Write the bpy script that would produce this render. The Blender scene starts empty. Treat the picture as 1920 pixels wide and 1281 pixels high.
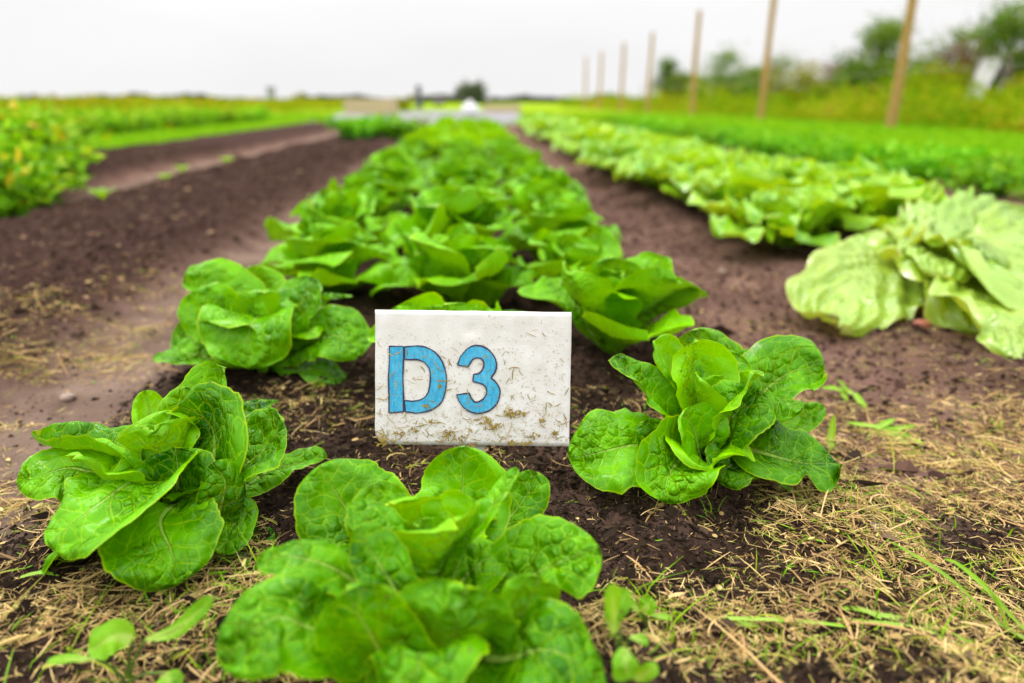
import bpy, math, random
import numpy as np
from math import radians as R, sin, cos, pi

# ------------------------------------------------------------------ camera, sky, sun, exposure
SC = bpy.context.scene
COL = SC.collection
HC, PITCH, YAW, FPX = 0.48, R(19.4), R(3.35), 1280.0      # eye height, tilt down, turn right, focal length in photo pixels
cam_d = bpy.data.cameras.new('camera')
cam = bpy.data.objects.new('camera', cam_d); COL.objects.link(cam)
cam.location = (0, 0, HC)
cam.rotation_euler = (pi/2 - PITCH, 0, -YAW)
cam_d.sensor_width = 36; cam_d.lens = 24
cam_d.clip_start = 0.02; cam_d.clip_end = 3000
cam_d.dof.use_dof = True; cam_d.dof.focus_distance = 0.735; cam_d.dof.aperture_fstop = 2.2
cam_d.dof.aperture_blades = 0
SC.camera = cam

SUN_EL, SUN_AZ = R(58), R(-50)        # soft bright patch of the overcast, ahead and to the left
world = bpy.data.worlds.new('World'); SC.world = world; world.use_nodes = True
nt = world.node_tree; nt.nodes.clear()
wo = nt.nodes.new('ShaderNodeOutputWorld'); bg = nt.nodes.new('ShaderNodeBackground')
sky = nt.nodes.new('ShaderNodeTexSky'); sky.sky_type = 'NISHITA'; sky.sun_disc = False
sky.sun_elevation = SUN_EL; sky.sun_rotation = SUN_AZ; sky.dust_density = 6.0; sky.air_density = 1.0
tc = nt.nodes.new('ShaderNodeTexCoord'); sep = nt.nodes.new('ShaderNodeSeparateXYZ')
nt.links.new(tc.outputs['Generated'], sep.inputs[0])
ov = nt.nodes.new('ShaderNodeMapRange')               # overcast dome: three times as bright overhead as at the horizon
ov.inputs['From Min'].default_value = .04; ov.inputs['From Max'].default_value = 1
ov.interpolation_type = 'SMOOTHSTEP'; ov.inputs['To Min'].default_value = 6.95; ov.inputs['To Max'].default_value = 23.0
nt.links.new(sep.outputs['Z'], ov.inputs['Value'])
cn = nt.nodes.new('ShaderNodeTexNoise'); cn.inputs['Scale'].default_value = 2.2; cn.inputs['Detail'].default_value = 5
mpg = nt.nodes.new('ShaderNodeMapping'); mpg.inputs['Scale'].default_value = (1, 1, 3.5)
nt.links.new(tc.outputs['Generated'], mpg.inputs[0]); nt.links.new(mpg.outputs[0], cn.inputs['Vector'])
cr = nt.nodes.new('ShaderNodeMapRange'); cr.inputs['From Min'].default_value = .3; cr.inputs['From Max'].default_value = .7
cr.inputs['To Min'].default_value = .97; cr.inputs['To Max'].default_value = 1.05
nt.links.new(cn.outputs['Fac'], cr.inputs['Value'])
mm = nt.nodes.new('ShaderNodeMath'); mm.operation = 'MULTIPLY'
nt.links.new(ov.outputs[0], mm.inputs[0]); nt.links.new(cr.outputs[0], mm.inputs[1])
vm = nt.nodes.new('ShaderNodeVectorMath'); vm.operation = 'SCALE'; vm.inputs[0].default_value = (1.005, 0.995, 1.0)
nt.links.new(mm.outputs[0], vm.inputs['Scale'])
mx = nt.nodes.new('ShaderNodeMix'); mx.data_type = 'RGBA'; mx.inputs['Factor'].default_value = 0.97
nt.links.new(sky.outputs[0], mx.inputs['A']); nt.links.new(vm.outputs[0], mx.inputs['B'])
nt.links.new(mx.outputs['Result'], bg.inputs['Color']); bg.inputs['Strength'].default_value = 0.1
nt.links.new(bg.outputs[0], wo.inputs[0])

sun_d = bpy.data.lights.new('sun', 'SUN'); sun_d.energy = 1.5; sun_d.angle = R(14); sun_d.color = (1, .96, .9)
sun = bpy.data.objects.new('sun', sun_d); COL.objects.link(sun)
sun.rotation_euler = (pi/2 - SUN_EL, 0, -SUN_AZ + pi)
sun.location = (-3, 3, 6)
vs = SC.view_settings
vs.view_transform = 'Standard'; vs.look = 'None'; vs.exposure = 0.45; vs.gamma = 1; vs.use_curve_mapping = False
SC.render.engine = 'CYCLES'
SC.cycles.use_denoising = True
SC.cycles.max_bounces = 5; SC.cycles.diffuse_bounces = 2; SC.cycles.glossy_bounces = 2; SC.cycles.transmission_bounces = 4
SC.cycles.transparent_max_bounces = 6
SC.cycles.caustics_reflective = False; SC.cycles.caustics_refractive = False

# ------------------------------------------------------------------ helpers
rng = np.random.default_rng(7)
FWD = np.array([sin(YAW)*cos(PITCH), cos(YAW)*cos(PITCH), -sin(PITCH)])
RGT = np.array([cos(YAW), -sin(YAW), 0.0])
UPV = np.cross(RGT, FWD)
CAM = np.array([0, 0, HC])
def P(px, py, depth):                      # a photo pixel and a depth along the view axis -> a point of the place
    return CAM + depth*(FWD + RGT*(px-960)/FPX + UPV*(640.5-py)/FPX)
def G(px, py, z=0.0):                      # a photo pixel -> the point at height z
    d = FWD + RGT*(px-960)/FPX + UPV*(640.5-py)/FPX
    return CAM + d*((z-HC)/d[2])
def camdir(v):
    v = np.array(v, float); w = RGT*v[0] + UPV*v[1] - FWD*v[2]
    return w/np.linalg.norm(w)

_tab = rng.random((256, 256)).astype(np.float32)
def vnoise(x, y):
    x = np.asarray(x, float); y = np.asarray(y, float)
    xi = np.floor(x).astype(int); yi = np.floor(y).astype(int)
    fx = x-xi; fy = y-yi; fx = fx*fx*fx*(fx*(fx*6-15)+10); fy = fy*fy*fy*(fy*(fy*6-15)+10)
    a = _tab[xi & 255, yi & 255]; b = _tab[(xi+1) & 255, yi & 255]; c = _tab[xi & 255, (yi+1) & 255]; d = _tab[(xi+1) & 255, (yi+1) & 255]
    return (a*(1-fx)+b*fx)*(1-fy) + (c*(1-fx)+d*fx)*fy - .5
def fbm(x, y, s, o=4, g=.5):
    r = 0; a = 1; f = 1/s
    for i in range(o):
        r = r + a*vnoise(x*f+17.3*i, y*f+41.7*i); a *= g; f *= 2.03
    return r
def sstep(a, b, x):
    t = np.clip((np.asarray(x, float)-a)/(b-a), 0, 1); return t*t*(3-2*t)

def mesh_obj(name, verts, faces, mat=None, parent=None, attrs=None, smooth=True, vec=None):
    """verts (n,3); faces: (m,3|4) int array or list of arrays -> one linked mesh object"""
    me = bpy.data.meshes.new(name)
    if isinstance(faces, np.ndarray): faces = [faces]
    faces = [np.asarray(f, np.int32) for f in faces if len(f)]
    nv = len(verts); me.vertices.add(nv); me.vertices.foreach_set('co', np.asarray(verts, np.float32).ravel())
    li = np.concatenate([f.ravel() for f in faces]); cnt = np.concatenate([np.full(len(f), f.shape[1]) for f in faces])
    st = np.concatenate([[0], np.cumsum(cnt)[:-1]])
    me.loops.add(len(li)); me.loops.foreach_set('vertex_index', li.astype(np.int32))
    me.polygons.add(len(cnt)); me.polygons.foreach_set('loop_start', st.astype(np.int32)); me.polygons.foreach_set('loop_total', cnt.astype(np.int32))
    me.polygons.foreach_set('use_smooth', np.full(len(cnt), smooth))
    for k, v in (attrs or {}).items():
        a = me.attributes.new(k, 'FLOAT', 'POINT'); a.data.foreach_set('value', np.asarray(v, np.float32))
    for k, v in (vec or {}).items():
        a = me.attributes.new(k, 'FLOAT_VECTOR', 'POINT'); a.data.foreach_set('vector', np.asarray(v, np.float32).ravel())
    me.update(); me.validate()
    if mat: me.materials.append(mat)
    o = bpy.data.objects.new(name, me); COL.objects.link(o)
    if parent: o.parent = parent
    return o
def empty(name, loc=(0, 0, 0), rz=0.0):
    o = bpy.data.objects.new(name, None); COL.objects.link(o); o.location = loc; o.rotation_euler = (0, 0, rz)
    o.empty_display_size = .05
    return o
def tag(o, label=None, cat=None, group=None, kind=None):
    if label: o['label'] = label
    if cat: o['category'] = cat
    if group: o['group'] = group
    if kind: o['kind'] = kind
    return o
def copy_tree(o, parent=None):
    c = o.copy(); COL.objects.link(c); c.parent = parent
    for ch in o.children: copy_tree(ch, c)
    return c
def boxmesh(x0, x1, y0, y1, z0, z1, bev=0.0):
    v = np.array([[x, y, z] for x in (x0, x1) for y in (y0, y1) for z in (z0, z1)], float)
    f = np.array([[0, 1, 3, 2], [4, 6, 7, 5], [0, 4, 5, 1], [2, 3, 7, 6], [0, 2, 6, 4], [1, 5, 7, 3]])
    return v, f
def join(parts):
    V = []; F4 = []; F3 = []; n = 0
    for v, f in parts:
        V.append(v); f = np.asarray(f)
        (F4 if f.shape[1] == 4 else F3).append(f+n); n += len(v)
    out = []
    if F4: out.append(np.concatenate(F4))
    if F3: out.append(np.concatenate(F3))
    return np.concatenate(V), out
def tube(pts, rad, k=8, cap=True):
    pts = np.asarray(pts, float); n = len(pts); rad = np.broadcast_to(rad, (n,))
    T = np.gradient(pts, axis=0); T /= np.linalg.norm(T, axis=1)[:, None]+1e-9
    ref = np.where(np.abs(T[:, 2:3]) > .9, np.array([[1., 0, 0]]), np.array([[0, 0, 1.]]))
    A = np.cross(T, ref); A /= np.linalg.norm(A, axis=1)[:, None]; B = np.cross(T, A)
    an = np.arange(k)*2*pi/k
    V = pts[:, None]+rad[:, None, None]*(A[:, None]*np.cos(an)[None, :, None]+B[:, None]*np.sin(an)[None, :, None])
    V = V.reshape(-1, 3)
    i = np.arange(n-1)[:, None]*k; j = np.arange(k)[None]; j2 = (j+1) % k
    F = np.stack([i+j, i+j2, i+k+j2, i+k+j], -1).reshape(-1, 4)
    if cap:
        c0 = len(V); V = np.concatenate([V, pts[-1:]]); e = (n-1)*k
        F = np.concatenate([F, np.stack([e+np.arange(k), e+(np.arange(k)+1) % k, np.full(k, c0), np.full(k, c0)], -1)])
    return V, F
def catmull(p, n, dense_tip=1.0):
    p = np.asarray(p, float)
    q = np.concatenate([[2*p[0]-p[1]], p, [2*p[-1]-p[-2]]])
    s = np.linspace(0, len(p)-1-1e-6, 200); i = s.astype(int); f = (s-i)[:, None]
    a, b, c, d = q[i], q[i+1], q[i+2], q[i+3]
    r = .5*(2*b+(c-a)*f+(2*a-5*b+4*c-d)*f**2+(3*b-a-3*c+d)*f**3)
    L = np.concatenate([[0], np.cumsum(np.linalg.norm(np.diff(r, axis=0), axis=1))])
    t = 1-(1-np.linspace(0, 1, n))**dense_tip
    return np.stack([np.interp(t*L[-1], L, r[:, k]) for k in range(3)], 1), t, L[-1]

# ------------------------------------------------------------------ material helpers
def newmat(name):
    m = bpy.data.materials.new(name); m.use_nodes = True; m.node_tree.nodes.clear(); return m, m.node_tree
class NB:
    dim = '3D'
    def __init__(s, t): s.t = t
    def n(s, kind, **kw):
        x = s.t.nodes.new('ShaderNode'+kind)
        for k, v in kw.items():
            if k in x.bl_rna.properties.keys() and k not in ('inputs',): setattr(x, k, v)
        return x
    def l(s, a, b): s.t.links.new(a, b)
    def put(s, sock, v):
        if hasattr(v, 'is_linked') or isinstance(v, bpy.types.NodeSocket): s.t.links.new(v, sock)
        else: sock.default_value = v
    def math(s, op, a, b=None, clamp=False):
        x = s.t.nodes.new('ShaderNodeMath'); x.operation = op; x.use_clamp = clamp
        s.put(x.inputs[0], a)
        if b is not None: s.put(x.inputs[1], b)
        return x.outputs[0]
    def rng(s, v, a, b, c=0., d=1., smooth=False):
        x = s.t.nodes.new('ShaderNodeMapRange')
        if smooth: x.interpolation_type = 'SMOOTHSTEP'
        s.put(x.inputs['Value'], v); s.put(x.inputs['From Min'], a); s.put(x.inputs['From Max'], b); s.put(x.inputs['To Min'], c); s.put(x.inputs['To Max'], d)
        return x.outputs[0]
    def mix(s, f, a, b, mode='MIX'):
        x = s.t.nodes.new('ShaderNodeMix'); x.data_type = 'RGBA'; x.blend_type = mode
        s.put(x.inputs['Factor'], f)
        for k, v in (('A', a), ('B', b)):
            if isinstance(v, tuple): x.inputs[k].default_value = (*v, 1) if len(v) == 3 else v
            else: s.put(x.inputs[k], v)
        return x.outputs['Result']
    def noise(s, vec, scale, detail=4, rough=.5, out='Fac'):
        x = s.t.nodes.new('ShaderNodeTexNoise'); x.noise_dimensions = s.dim; x.inputs['Scale'].default_value = scale; x.inputs['Detail'].default_value = detail; x.inputs['Roughness'].default_value = rough
        if vec is not None: s.l(vec, x.inputs['Vector'])
        return x.outputs[out]
    def attr(s, name):
        x = s.t.nodes.new('ShaderNodeAttribute'); x.attribute_name = name; return x
    def ramp(s, f, stops):
        x = s.t.nodes.new('ShaderNodeValToRGB'); e = x.color_ramp.elements
        e[0].position = stops[0][0]; e[0].color = (*stops[0][1], 1); e[1].position = stops[-1][0]; e[1].color = (*stops[-1][1], 1)
        for p, c in stops[1:-1]:
            k = e.new(p); k.color = (*c, 1)
        s.put(x.inputs[0], f); return x.outputs[0]
    def bump(s, h, strength, dist):
        x = s.t.nodes.new('ShaderNodeBump'); x.inputs['Strength'].default_value = strength; x.inputs['Distance'].default_value = dist
        s.l(h, x.inputs['Height']); return x.outputs[0]
    def principled(s, col, rough=.6, spec=.5, normal=None):
        x = s.t.nodes.new('ShaderNodeBsdfPrincipled')
        if isinstance(col, tuple): x.inputs['Base Color'].default_value = (*col, 1)
        else: s.l(col, x.inputs['Base Color'])
        s.put(x.inputs['Roughness'], rough); s.put(x.inputs['Specular IOR Level'], spec)
        if normal is not None: s.l(normal, x.inputs['Normal'])
        return x
    def out(s, sh):
        x = s.t.nodes.new('ShaderNodeOutputMaterial'); s.l(sh, x.inputs[0])

def lettuce_mat(name, dark, light, vein, cell, bump, rough, trans, spec=.5):
    m, t = newmat(name); b = NB(t); b.dim = '2D'
    co = b.attr('leafco'); q = b.attr('leafq')
    sc_ = b.n('SeparateXYZ'); b.l(co.outputs['Vector'], sc_.inputs[0]); X, Y, T = sc_.outputs
    sq = b.n('SeparateXYZ'); b.l(q.outputs['Vector'], sq.inputs[0]); E, AGE_LIT, SEED = sq.outputs
    vec = b.n('CombineXYZ'); b.l(b.math('ADD', X, SEED), vec.inputs[0]); b.l(Y, vec.inputs[1])
    nz = b.noise(vec.outputs[0], 70, 3, .6, out='Color')
    off = b.n('VectorMath', operation='MULTIPLY_ADD'); b.l(nz, off.inputs[0]); off.inputs[1].default_value = (.010, .010, 0); b.l(vec.outputs[0], off.inputs[2])
    def vor(scale):
        v = b.n('TexVoronoi', voronoi_dimensions='2D', feature='DISTANCE_TO_EDGE'); v.inputs['Scale'].default_value = scale; b.l(off.outputs[0], v.inputs['Vector']); return v.outputs['Distance']
    v1 = vor(cell); v2 = vor(cell*2.7)
    sf = b.n('TexVoronoi', voronoi_dimensions='2D', feature='SMOOTH_F1'); sf.inputs['Scale'].default_value = cell; sf.inputs['Smoothness'].default_value = .5; b.l(off.outputs[0], sf.inputs['Vector'])
    puff = b.rng(sf.outputs['Distance'], .05, .65, 1., 0., True)
    ax = b.math('ABSOLUTE', X)
    # lateral veins leaving the midrib at an angle
    ph = b.math('MULTIPLY', b.math('SUBTRACT', Y, b.math('MULTIPLY', b.math('POWER', ax, .8), .45)), 42.)
    n1 = b.noise(vec.outputs[0], 20, 1)
    ph = b.math('ADD', ph, b.math('MULTIPLY', n1, 1.6))
    fr = b.math('ABSOLUTE', b.math('SUBTRACT', b.math('FRACT', ph), .5))
    lat = b.rng(fr, .0, .07, 1, 0, True)
    lat = b.math('MULTIPLY', lat, b.rng(E, .35, .9, 1, 0))
    mw = b.rng(T, 0., .9, .0062, .0007)
    mid = b.rng(b.math('DIVIDE', ax, mw), .45, 1.0, 1, 0, True)
    ve1 = b.rng(v1, 0., .055, .8, 0, True); ve2 = b.rng(v2, 0., .08, .3, 0, True)
    veins = b.math('MAXIMUM', b.math('MAXIMUM', lat, ve1), ve2)
    cl = b.noise(vec.outputs[0], 28, 3)
    oi = b.n('ObjectInfo')
    k = b.rng(b.math('ADD', b.math('MULTIPLY', cl, .75), b.math('MULTIPLY', oi.outputs['Random'], .35)), .25, .85)
    col = b.mix(k, dark, light)
    col = b.mix(b.math('MULTIPLY', AGE_LIT, .55), col, (light[0]*1.75, light[1]*1.35, light[2]*1.4))
    col = b.mix(b.math('MULTIPLY', veins, .42), col, vein)
    edge = b.rng(E, .955, 1., 0, .6)
    col = b.mix(edge, col, (vein[0]*1.2, vein[1]*1.0, vein[2]))
    col = b.mix(b.math('MULTIPLY', mid, b.rng(T, .15, .95, .85, .30)), col, (.36, .56, .09))
    # a few brown specks and scars
    sp = b.noise(vec.outputs[0], 190, 2); sp2 = b.noise(vec.outputs[0], 14, 1)
    spk = b.math('MULTIPLY', b.rng(sp, .70, .74), b.rng(sp2, .52, .62))
    col = b.mix(b.math('MULTIPLY', spk, .8), col, (.10, .07, .015))
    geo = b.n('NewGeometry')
    back = b.mix(.45, col, (light[0]*.62+.01, light[1]*.66+.01, light[2]*1.5+.004))  # duller underside green; shade inside the plants is mixed into this colour
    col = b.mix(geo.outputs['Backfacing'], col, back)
    h = b.math('ADD', b.math('ADD', b.math('MULTIPLY', puff, .9), b.math('MULTIPLY', b.rng(v1, 0., .2, 0, 1., True), .22)), b.math('MULTIPLY', b.rng(v2, 0, .4, 0, 1, True), .05))
    h = b.math('SUBTRACT', h, b.math('MULTIPLY', lat, .35))
    calm = b.noise(vec.outputs[0], 16, 1); h = b.math('MULTIPLY', h, b.rng(calm, .38, .62, .15, 1.25))
    h = b.math('MULTIPLY', h, b.rng(E, .45, .95, 1., .12))
    h = b.math('ADD', h, b.math('MULTIPLY', mid, -.4))
    nrm = b.bump(h, bump, .0042)
    pr = b.principled(col, b.rng(cl, .3, .7, rough-.05, rough+.12), spec, nrm)
    tr = b.n('BsdfTranslucent'); b.l(nrm, tr.inputs['Normal'])
    tcol = b.mix(1.0, col, (1.9, 1.25, .3), 'MULTIPLY'); b.l(tcol, tr.inputs['Color'])
    ms = b.n('MixShader'); ms.inputs[0].default_value = trans; b.l(pr.outputs[0], ms.inputs[1]); b.l(tr.outputs[0], ms.inputs[2])
    b.out(ms.outputs[0]); return m
M = {}
M['lettuce'] = lettuce_mat('lettuce_leaf', (.010, .105, .0003), (.150, .485, .0004), (.40, .68, .005), 78, 1.15, .25, .25, .17)
M['mid_lettuce'] = lettuce_mat('mid_lettuce_leaf', (.013, .125, .0003), (.165, .510, .0005), (.36, .66, .006), 78, 1.0, .30, .27, .11)
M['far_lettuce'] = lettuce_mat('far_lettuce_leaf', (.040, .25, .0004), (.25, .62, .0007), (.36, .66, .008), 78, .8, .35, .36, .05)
M['pale_lettuce'] = lettuce_mat('pale_lettuce_leaf', (.09, .38, .0010), (.36, .68, .005), (.52, .74, .05), 60, .9, .28, .32, .7)
M['flat_lettuce'] = lettuce_mat('flat_lettuce_leaf', (.20, .44, .010), (.39, .58, .060), (.55, .69, .18), 48, .8, .24, .28, 1.0)
M['grass_leaf'] = lettuce_mat('grass_leaf', (.13, .36, .003), (.26, .54, .006), (.30, .55, .01), 300, .15, .45, .35, .3)
M['weed'] = lettuce_mat('weed_leaf', (.10, .34, .003), (.22, .52, .006), (.32, .56, .03), 160, .3, .45, .38, .3)

def tint_mat(name, stops, rough=.7, trans=0., spec=.3, attr='tint', bumps=None):
    m, t = newmat(name); b = NB(t)
    a = b.attr(attr); col = b.ramp(a.outputs['Fac'], stops)
    oi = b.n('ObjectInfo'); hs = b.n('HueSaturation'); b.l(col, hs.inputs['Color'])
    b.l(b.rng(oi.outputs['Random'], 0, 1, .85, 1.15), hs.inputs['Value']); b.l(b.rng(oi.outputs['Random'], 0, 1, .49, .51), hs.inputs['Hue'])
    col = hs.outputs[0]
    nrm = None
    if bumps:
        g = b.n('TexCoord'); nrm = b.bump(b.noise(g.outputs['Object'], bumps[0], 4), bumps[1], bumps[2])
    pr = b.principled(col, rough, spec, nrm); sh = pr.outputs[0]
    if trans:
        tr = b.n('BsdfTranslucent'); b.l(b.mix(1., col, (1.2, 1.1, .4), 'MULTIPLY'), tr.inputs['Color'])
        ms = b.n('MixShader'); ms.inputs[0].default_value = trans; b.l(sh, ms.inputs[1]); b.l(tr.outputs[0], ms.inputs[2]); sh = ms.outputs[0]
    b.out(sh); return m
M['straw'] = tint_mat('dry_clippings', [(0, (.05, .026, .013)), (.2, (.20, .12, .05)), (.45, (.52, .33, .13)), (.7, (.70, .50, .24)), (.82, (.34, .36, .03)), (1, (.14, .32, .012))], .7, .2, .15)
M['grass'] = tint_mat('grass_blade', [(0, (.11, .30, .003)), (.5, (.22, .45, .004)), (1, (.36, .46, .012))], .6, .3, .06)
M['crumb'] = tint_mat('soil_crumb', [(0, (.009, .006, .004)), (.5, (.027, .0165, .011)), (.85, (.066, .041, .028)), (1, (.20, .13, .08))], .95, 0, .08)
M['bed_crumb'] = tint_mat('bed_crumb', [(0, (.020, .011, .0085)), (.5, (.054, .030, .0235)), (.9, (.15, .088, .062)), (1, (.30, .19, .11))], 1., 0, .03)
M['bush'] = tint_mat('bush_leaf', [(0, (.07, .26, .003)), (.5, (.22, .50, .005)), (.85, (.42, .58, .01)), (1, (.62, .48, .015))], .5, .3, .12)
M['darkgreen'] = tint_mat('dark_leaf', [(0, (.06, .24, .003)), (.5, (.14, .42, .004)), (1, (.28, .52, .01))], .5, .3, .12)
M['tree'] = tint_mat('tree_leaf', [(0, (.04, .11, .01)), (.5, (.12, .23, .015)), (1, (.28, .36, .025))], .55, .3, .12)
M['wildweed'] = tint_mat('meadow_weed', [(0, (.12, .25, .004)), (.4, (.25, .33, .006)), (.8, (.38, .29, .02)), (1, (.36, .20, .06))], .8, .3, .03)
M['brush'] = tint_mat('dry_brush', [(0, (.11, .06, .035)), (.6, (.20, .11, .07)), (1, (.28, .17, .11))], .9, .1, .05)
M['bark'] = tint_mat('bark', [(0, (.10, .07, .05)), (1, (.22, .16, .11))], .9, 0, .2, bumps=(30, .5, .02))
M['stem'] = tint_mat('green_stem', [(0, (.10, .22, .02)), (1, (.30, .42, .10))], .5, .2, .4)
M['haze_tree'] = tint_mat('far_tree_leaf', [(0, (.07, .10, .06)), (1, (.15, .18, .09))], .8, .1, .2)

def noisy(name, c0, c1, scale, rough=.7, bump=.3, dist=.01, detail=6, spec=.3, stretch=(1, 1, 1)):
    m, t = newmat(name); b = NB(t); g = b.n('TexCoord')
    mp = b.n('Mapping'); mp.inputs['Scale'].default_value = stretch; b.l(g.outputs['Object'], mp.inputs[0])
    oi = b.n('ObjectInfo'); av = b.n('VectorMath', operation='ADD'); b.l(mp.outputs[0], av.inputs[0])
    cx = b.n('CombineXYZ'); b.l(b.math('MULTIPLY', oi.outputs['Random'], 37.), cx.inputs[0]); b.l(cx.outputs[0], av.inputs[1])
    n = b.noise(av.outputs[0], scale, detail, .6); col = b.mix(b.rng(n, .3, .7), c0, c1)
    col = b.mix(b.rng(oi.outputs['Random'], 0, 1, 0, .3), col, c0)
    b.out(b.principled(col, rough, spec, b.bump(n, bump, dist)).outputs[0]); return m
M['post'] = noisy('weathered_post', (.30, .17, .05), (.50, .31, .10), 9, .8, .4, .01, stretch=(6, 6, .6))
M['wire'] = noisy('galvanised_wire', (.45, .45, .46), (.6, .6, .6), 20, .4, .1, .001)
M['crate'] = noisy('pale_crate_wood', (.50, .40, .22), (.66, .54, .32), 6, .8, .3, .004, stretch=(1, 8, 8))
M['sheet'] = noisy('grey_ground_sheet', (.15, .145, .16), (.24, .23, .25), 1.5, .6, .4, .05)
M['white_sack'] = noisy('white_woven_sack', (.68, .68, .70), (.80, .80, .82), 8, .6, .5, .03)
M['dark_paint'] = noisy('dark_blue_paint', (.035, .04, .06), (.07, .075, .09), 5, .6, .2, .01)
M['far_concrete'] = noisy('grey_concrete', (.26, .26, .30), (.36, .36, .40), .4, .8, .2, .02)
M['tarp'] = noisy('pale_grey_tarp', (.38, .39, .36), (.55, .54, .54), 3, .6, .5, .03)
M['dark_wood'] = noisy('grey_brown_wood', (.14, .11, .11), (.24, .19, .18), 6, .8, .4, .01)
M['terracotta'] = noisy('red_brick_bit', (.30, .10, .06), (.42, .16, .10), 60, .8, .4, .002)
M['stone'] = noisy('garden_stone', (.20, .15, .12), (.36, .28, .22), 60, .8, .4, .002)

# ------------------------------------------------------------------ ground
BED0, BED1 = -.50, .42                         # the D3 bed across
def bed_mask(x):
    return sstep(BED0-.10, BED0+.06, x)*(1-sstep(BED1-.08, BED1+.14, x))
def soilbeds(x, y):
    a = sstep(-1.80, -1.66, x)*(1-sstep(-.92, -.72, x))
    c = sstep(-3.40, -3.22, x)*(1-sstep(-2.32, -2.18, x))
    d = sstep(.78, .92, x)*(1-sstep(1.62, 1.80, x))
    return a*sstep(-.5, .3, y), c, d
def ground_z(x, y, fine=True):
    x = np.asarray(x, float); y = np.asarray(y, float)
    z = .05*bed_mask(x)*sstep(.05, .35, y)
    a, c, d = soilbeds(x, y); z = z+.085*a+.08*c+.035*d
    near = 1-sstep(6, 14, np.hypot(x, y))
    z = z+near*(.022*fbm(x, y, .35, 2)+.012*fbm(x+9, y-3, .08, 3)*(1+.5*np.maximum(a, np.maximum(c, bed_mask(x)*1.2))))
    if fine:
        vn = 1-sstep(1.6, 3.0, np.hypot(x, y)); z = z+vn*(.011*fbm(x, y+5, .030, 4, .62)+.012*np.maximum(0, fbm(x+3, y, .05, 2))**1.)*(.4+.9*bed_mask(x)+.7*a)
    far = sstep(30, 300, np.hypot(x, y))
    return z+near*.0-.25*far
def grow(a, step, f, lim):
    o = [a]
    while abs(o[-1]) < lim: o.append(o[-1]+step); step *= f
    return o
gx = np.unique(np.concatenate([np.arange(-1.05, 1.15, .0062), np.arange(-3.6, -1.05, .03), np.arange(1.15, 3.0, .03), np.array(grow(3.0, .05, 1.13, 1500)), -np.array(grow(3.6, .05, 1.13, 1500))]))
gy = np.unique(np.concatenate([np.arange(.18, 1.5, .0062), np.arange(1.5, 3.2, .016), np.arange(3.2, 8, .06), np.array(grow(8., .08, 1.10, 1500)), -np.array(grow(-.18, .05, 1.2, 300))]))
XX, YY = np.meshgrid(gx, gy, indexing='ij')
gv = np.stack([XX, YY, ground_z(XX, YY)], -1).reshape(-1, 3)
ny = len(gy); ii, jj = np.meshgrid(np.arange(len(gx)-1), np.arange(ny-1), indexing='ij')
gf = np.stack([ii*ny+jj, (ii+1)*ny+jj, (ii+1)*ny+jj+1, ii*ny+jj+1], -1).reshape(-1, 4)
xs, ys = gv[:, 0], gv[:, 1]
A_, C_, D_ = soilbeds(xs, ys); B_ = bed_mask(xs)
loam = np.clip(A_+C_+.0*xs, 0, 1)
dark = np.clip(B_+.55*D_, 0, 1)*(.75+.5*fbm(xs, ys, .2, 3))
dark = np.maximum(dark, (1-sstep(.55, .8, ys))*(.7+fbm(xs, ys, .12, 3))*(xs > -.6)*(xs < .9))
pathpale = (sstep(-.85, -.70, xs)*(1-sstep(-.52, -.40, xs)) + .75*sstep(-2.2, -2.1, xs)*(1-sstep(-1.85, -1.72, xs)))
green = np.maximum(sstep(2.7, 3.3, xs), 1-sstep(-3.9, -3.4, xs)); green = np.maximum(green, sstep(14.5, 16, ys))
def ground_mat():
    m, t = newmat('garden_soil'); b = NB(t); g = b.n('NewGeometry'); pos = g.outputs['Position']
    n1 = b.noise(pos, 7, 5); n2 = b.noise(pos, 70, 4, .65); n3 = b.noise(pos, 300, 3, .6)
    base = b.mix(b.rng(n1, .3, .7), (.105, .060, .044), (.205, .122, .092))
    loamc = b.mix(b.rng(n2, .3, .7), (.026, .0140, .0108), (.074, .0395, .031))
    darkc = b.mix(b.rng(n2, .3, .7), (.008, .005, .0035), (.036, .0215, .0145))
    palec = b.mix(b.rng(n1, .3, .7), (.14, .096, .073), (.24, .166, .127))
    grc = b.mix(b.rng(b.noise(pos, .6, 5), .35, .65), (.15, .31, .004), (.27, .33, .006))
    col = b.mix(b.attr('loam').outputs['Fac'], base, loamc)
    col = b.mix(b.math('MULTIPLY', b.attr('pale').outputs['Fac'], b.rng(n1, .25, .5, .55, 1)), col, palec)
    col = b.mix(b.attr('dark').outputs['Fac'], col, darkc)
    sp = b.rng(n3, .64, .70); col = b.mix(b.math('MULTIPLY', sp, .5), col, (.22, .15, .09))
    col = b.mix(b.attr('green').outputs['Fac'], col, grc)
    h = b.math('ADD', b.math('MULTIPLY', n2, .7), b.math('MULTIPLY', n3, .35))
    b.out(b.principled(col, 1., .04, b.bump(h, 1., .014)).outputs[0]); return m
ground = mesh_obj('ground', gv, gf, ground_mat(), attrs=dict(loam=loam, dark=np.clip(dark, 0, 1), pale=pathpale, green=green))
tag(ground, kind='structure')

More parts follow.
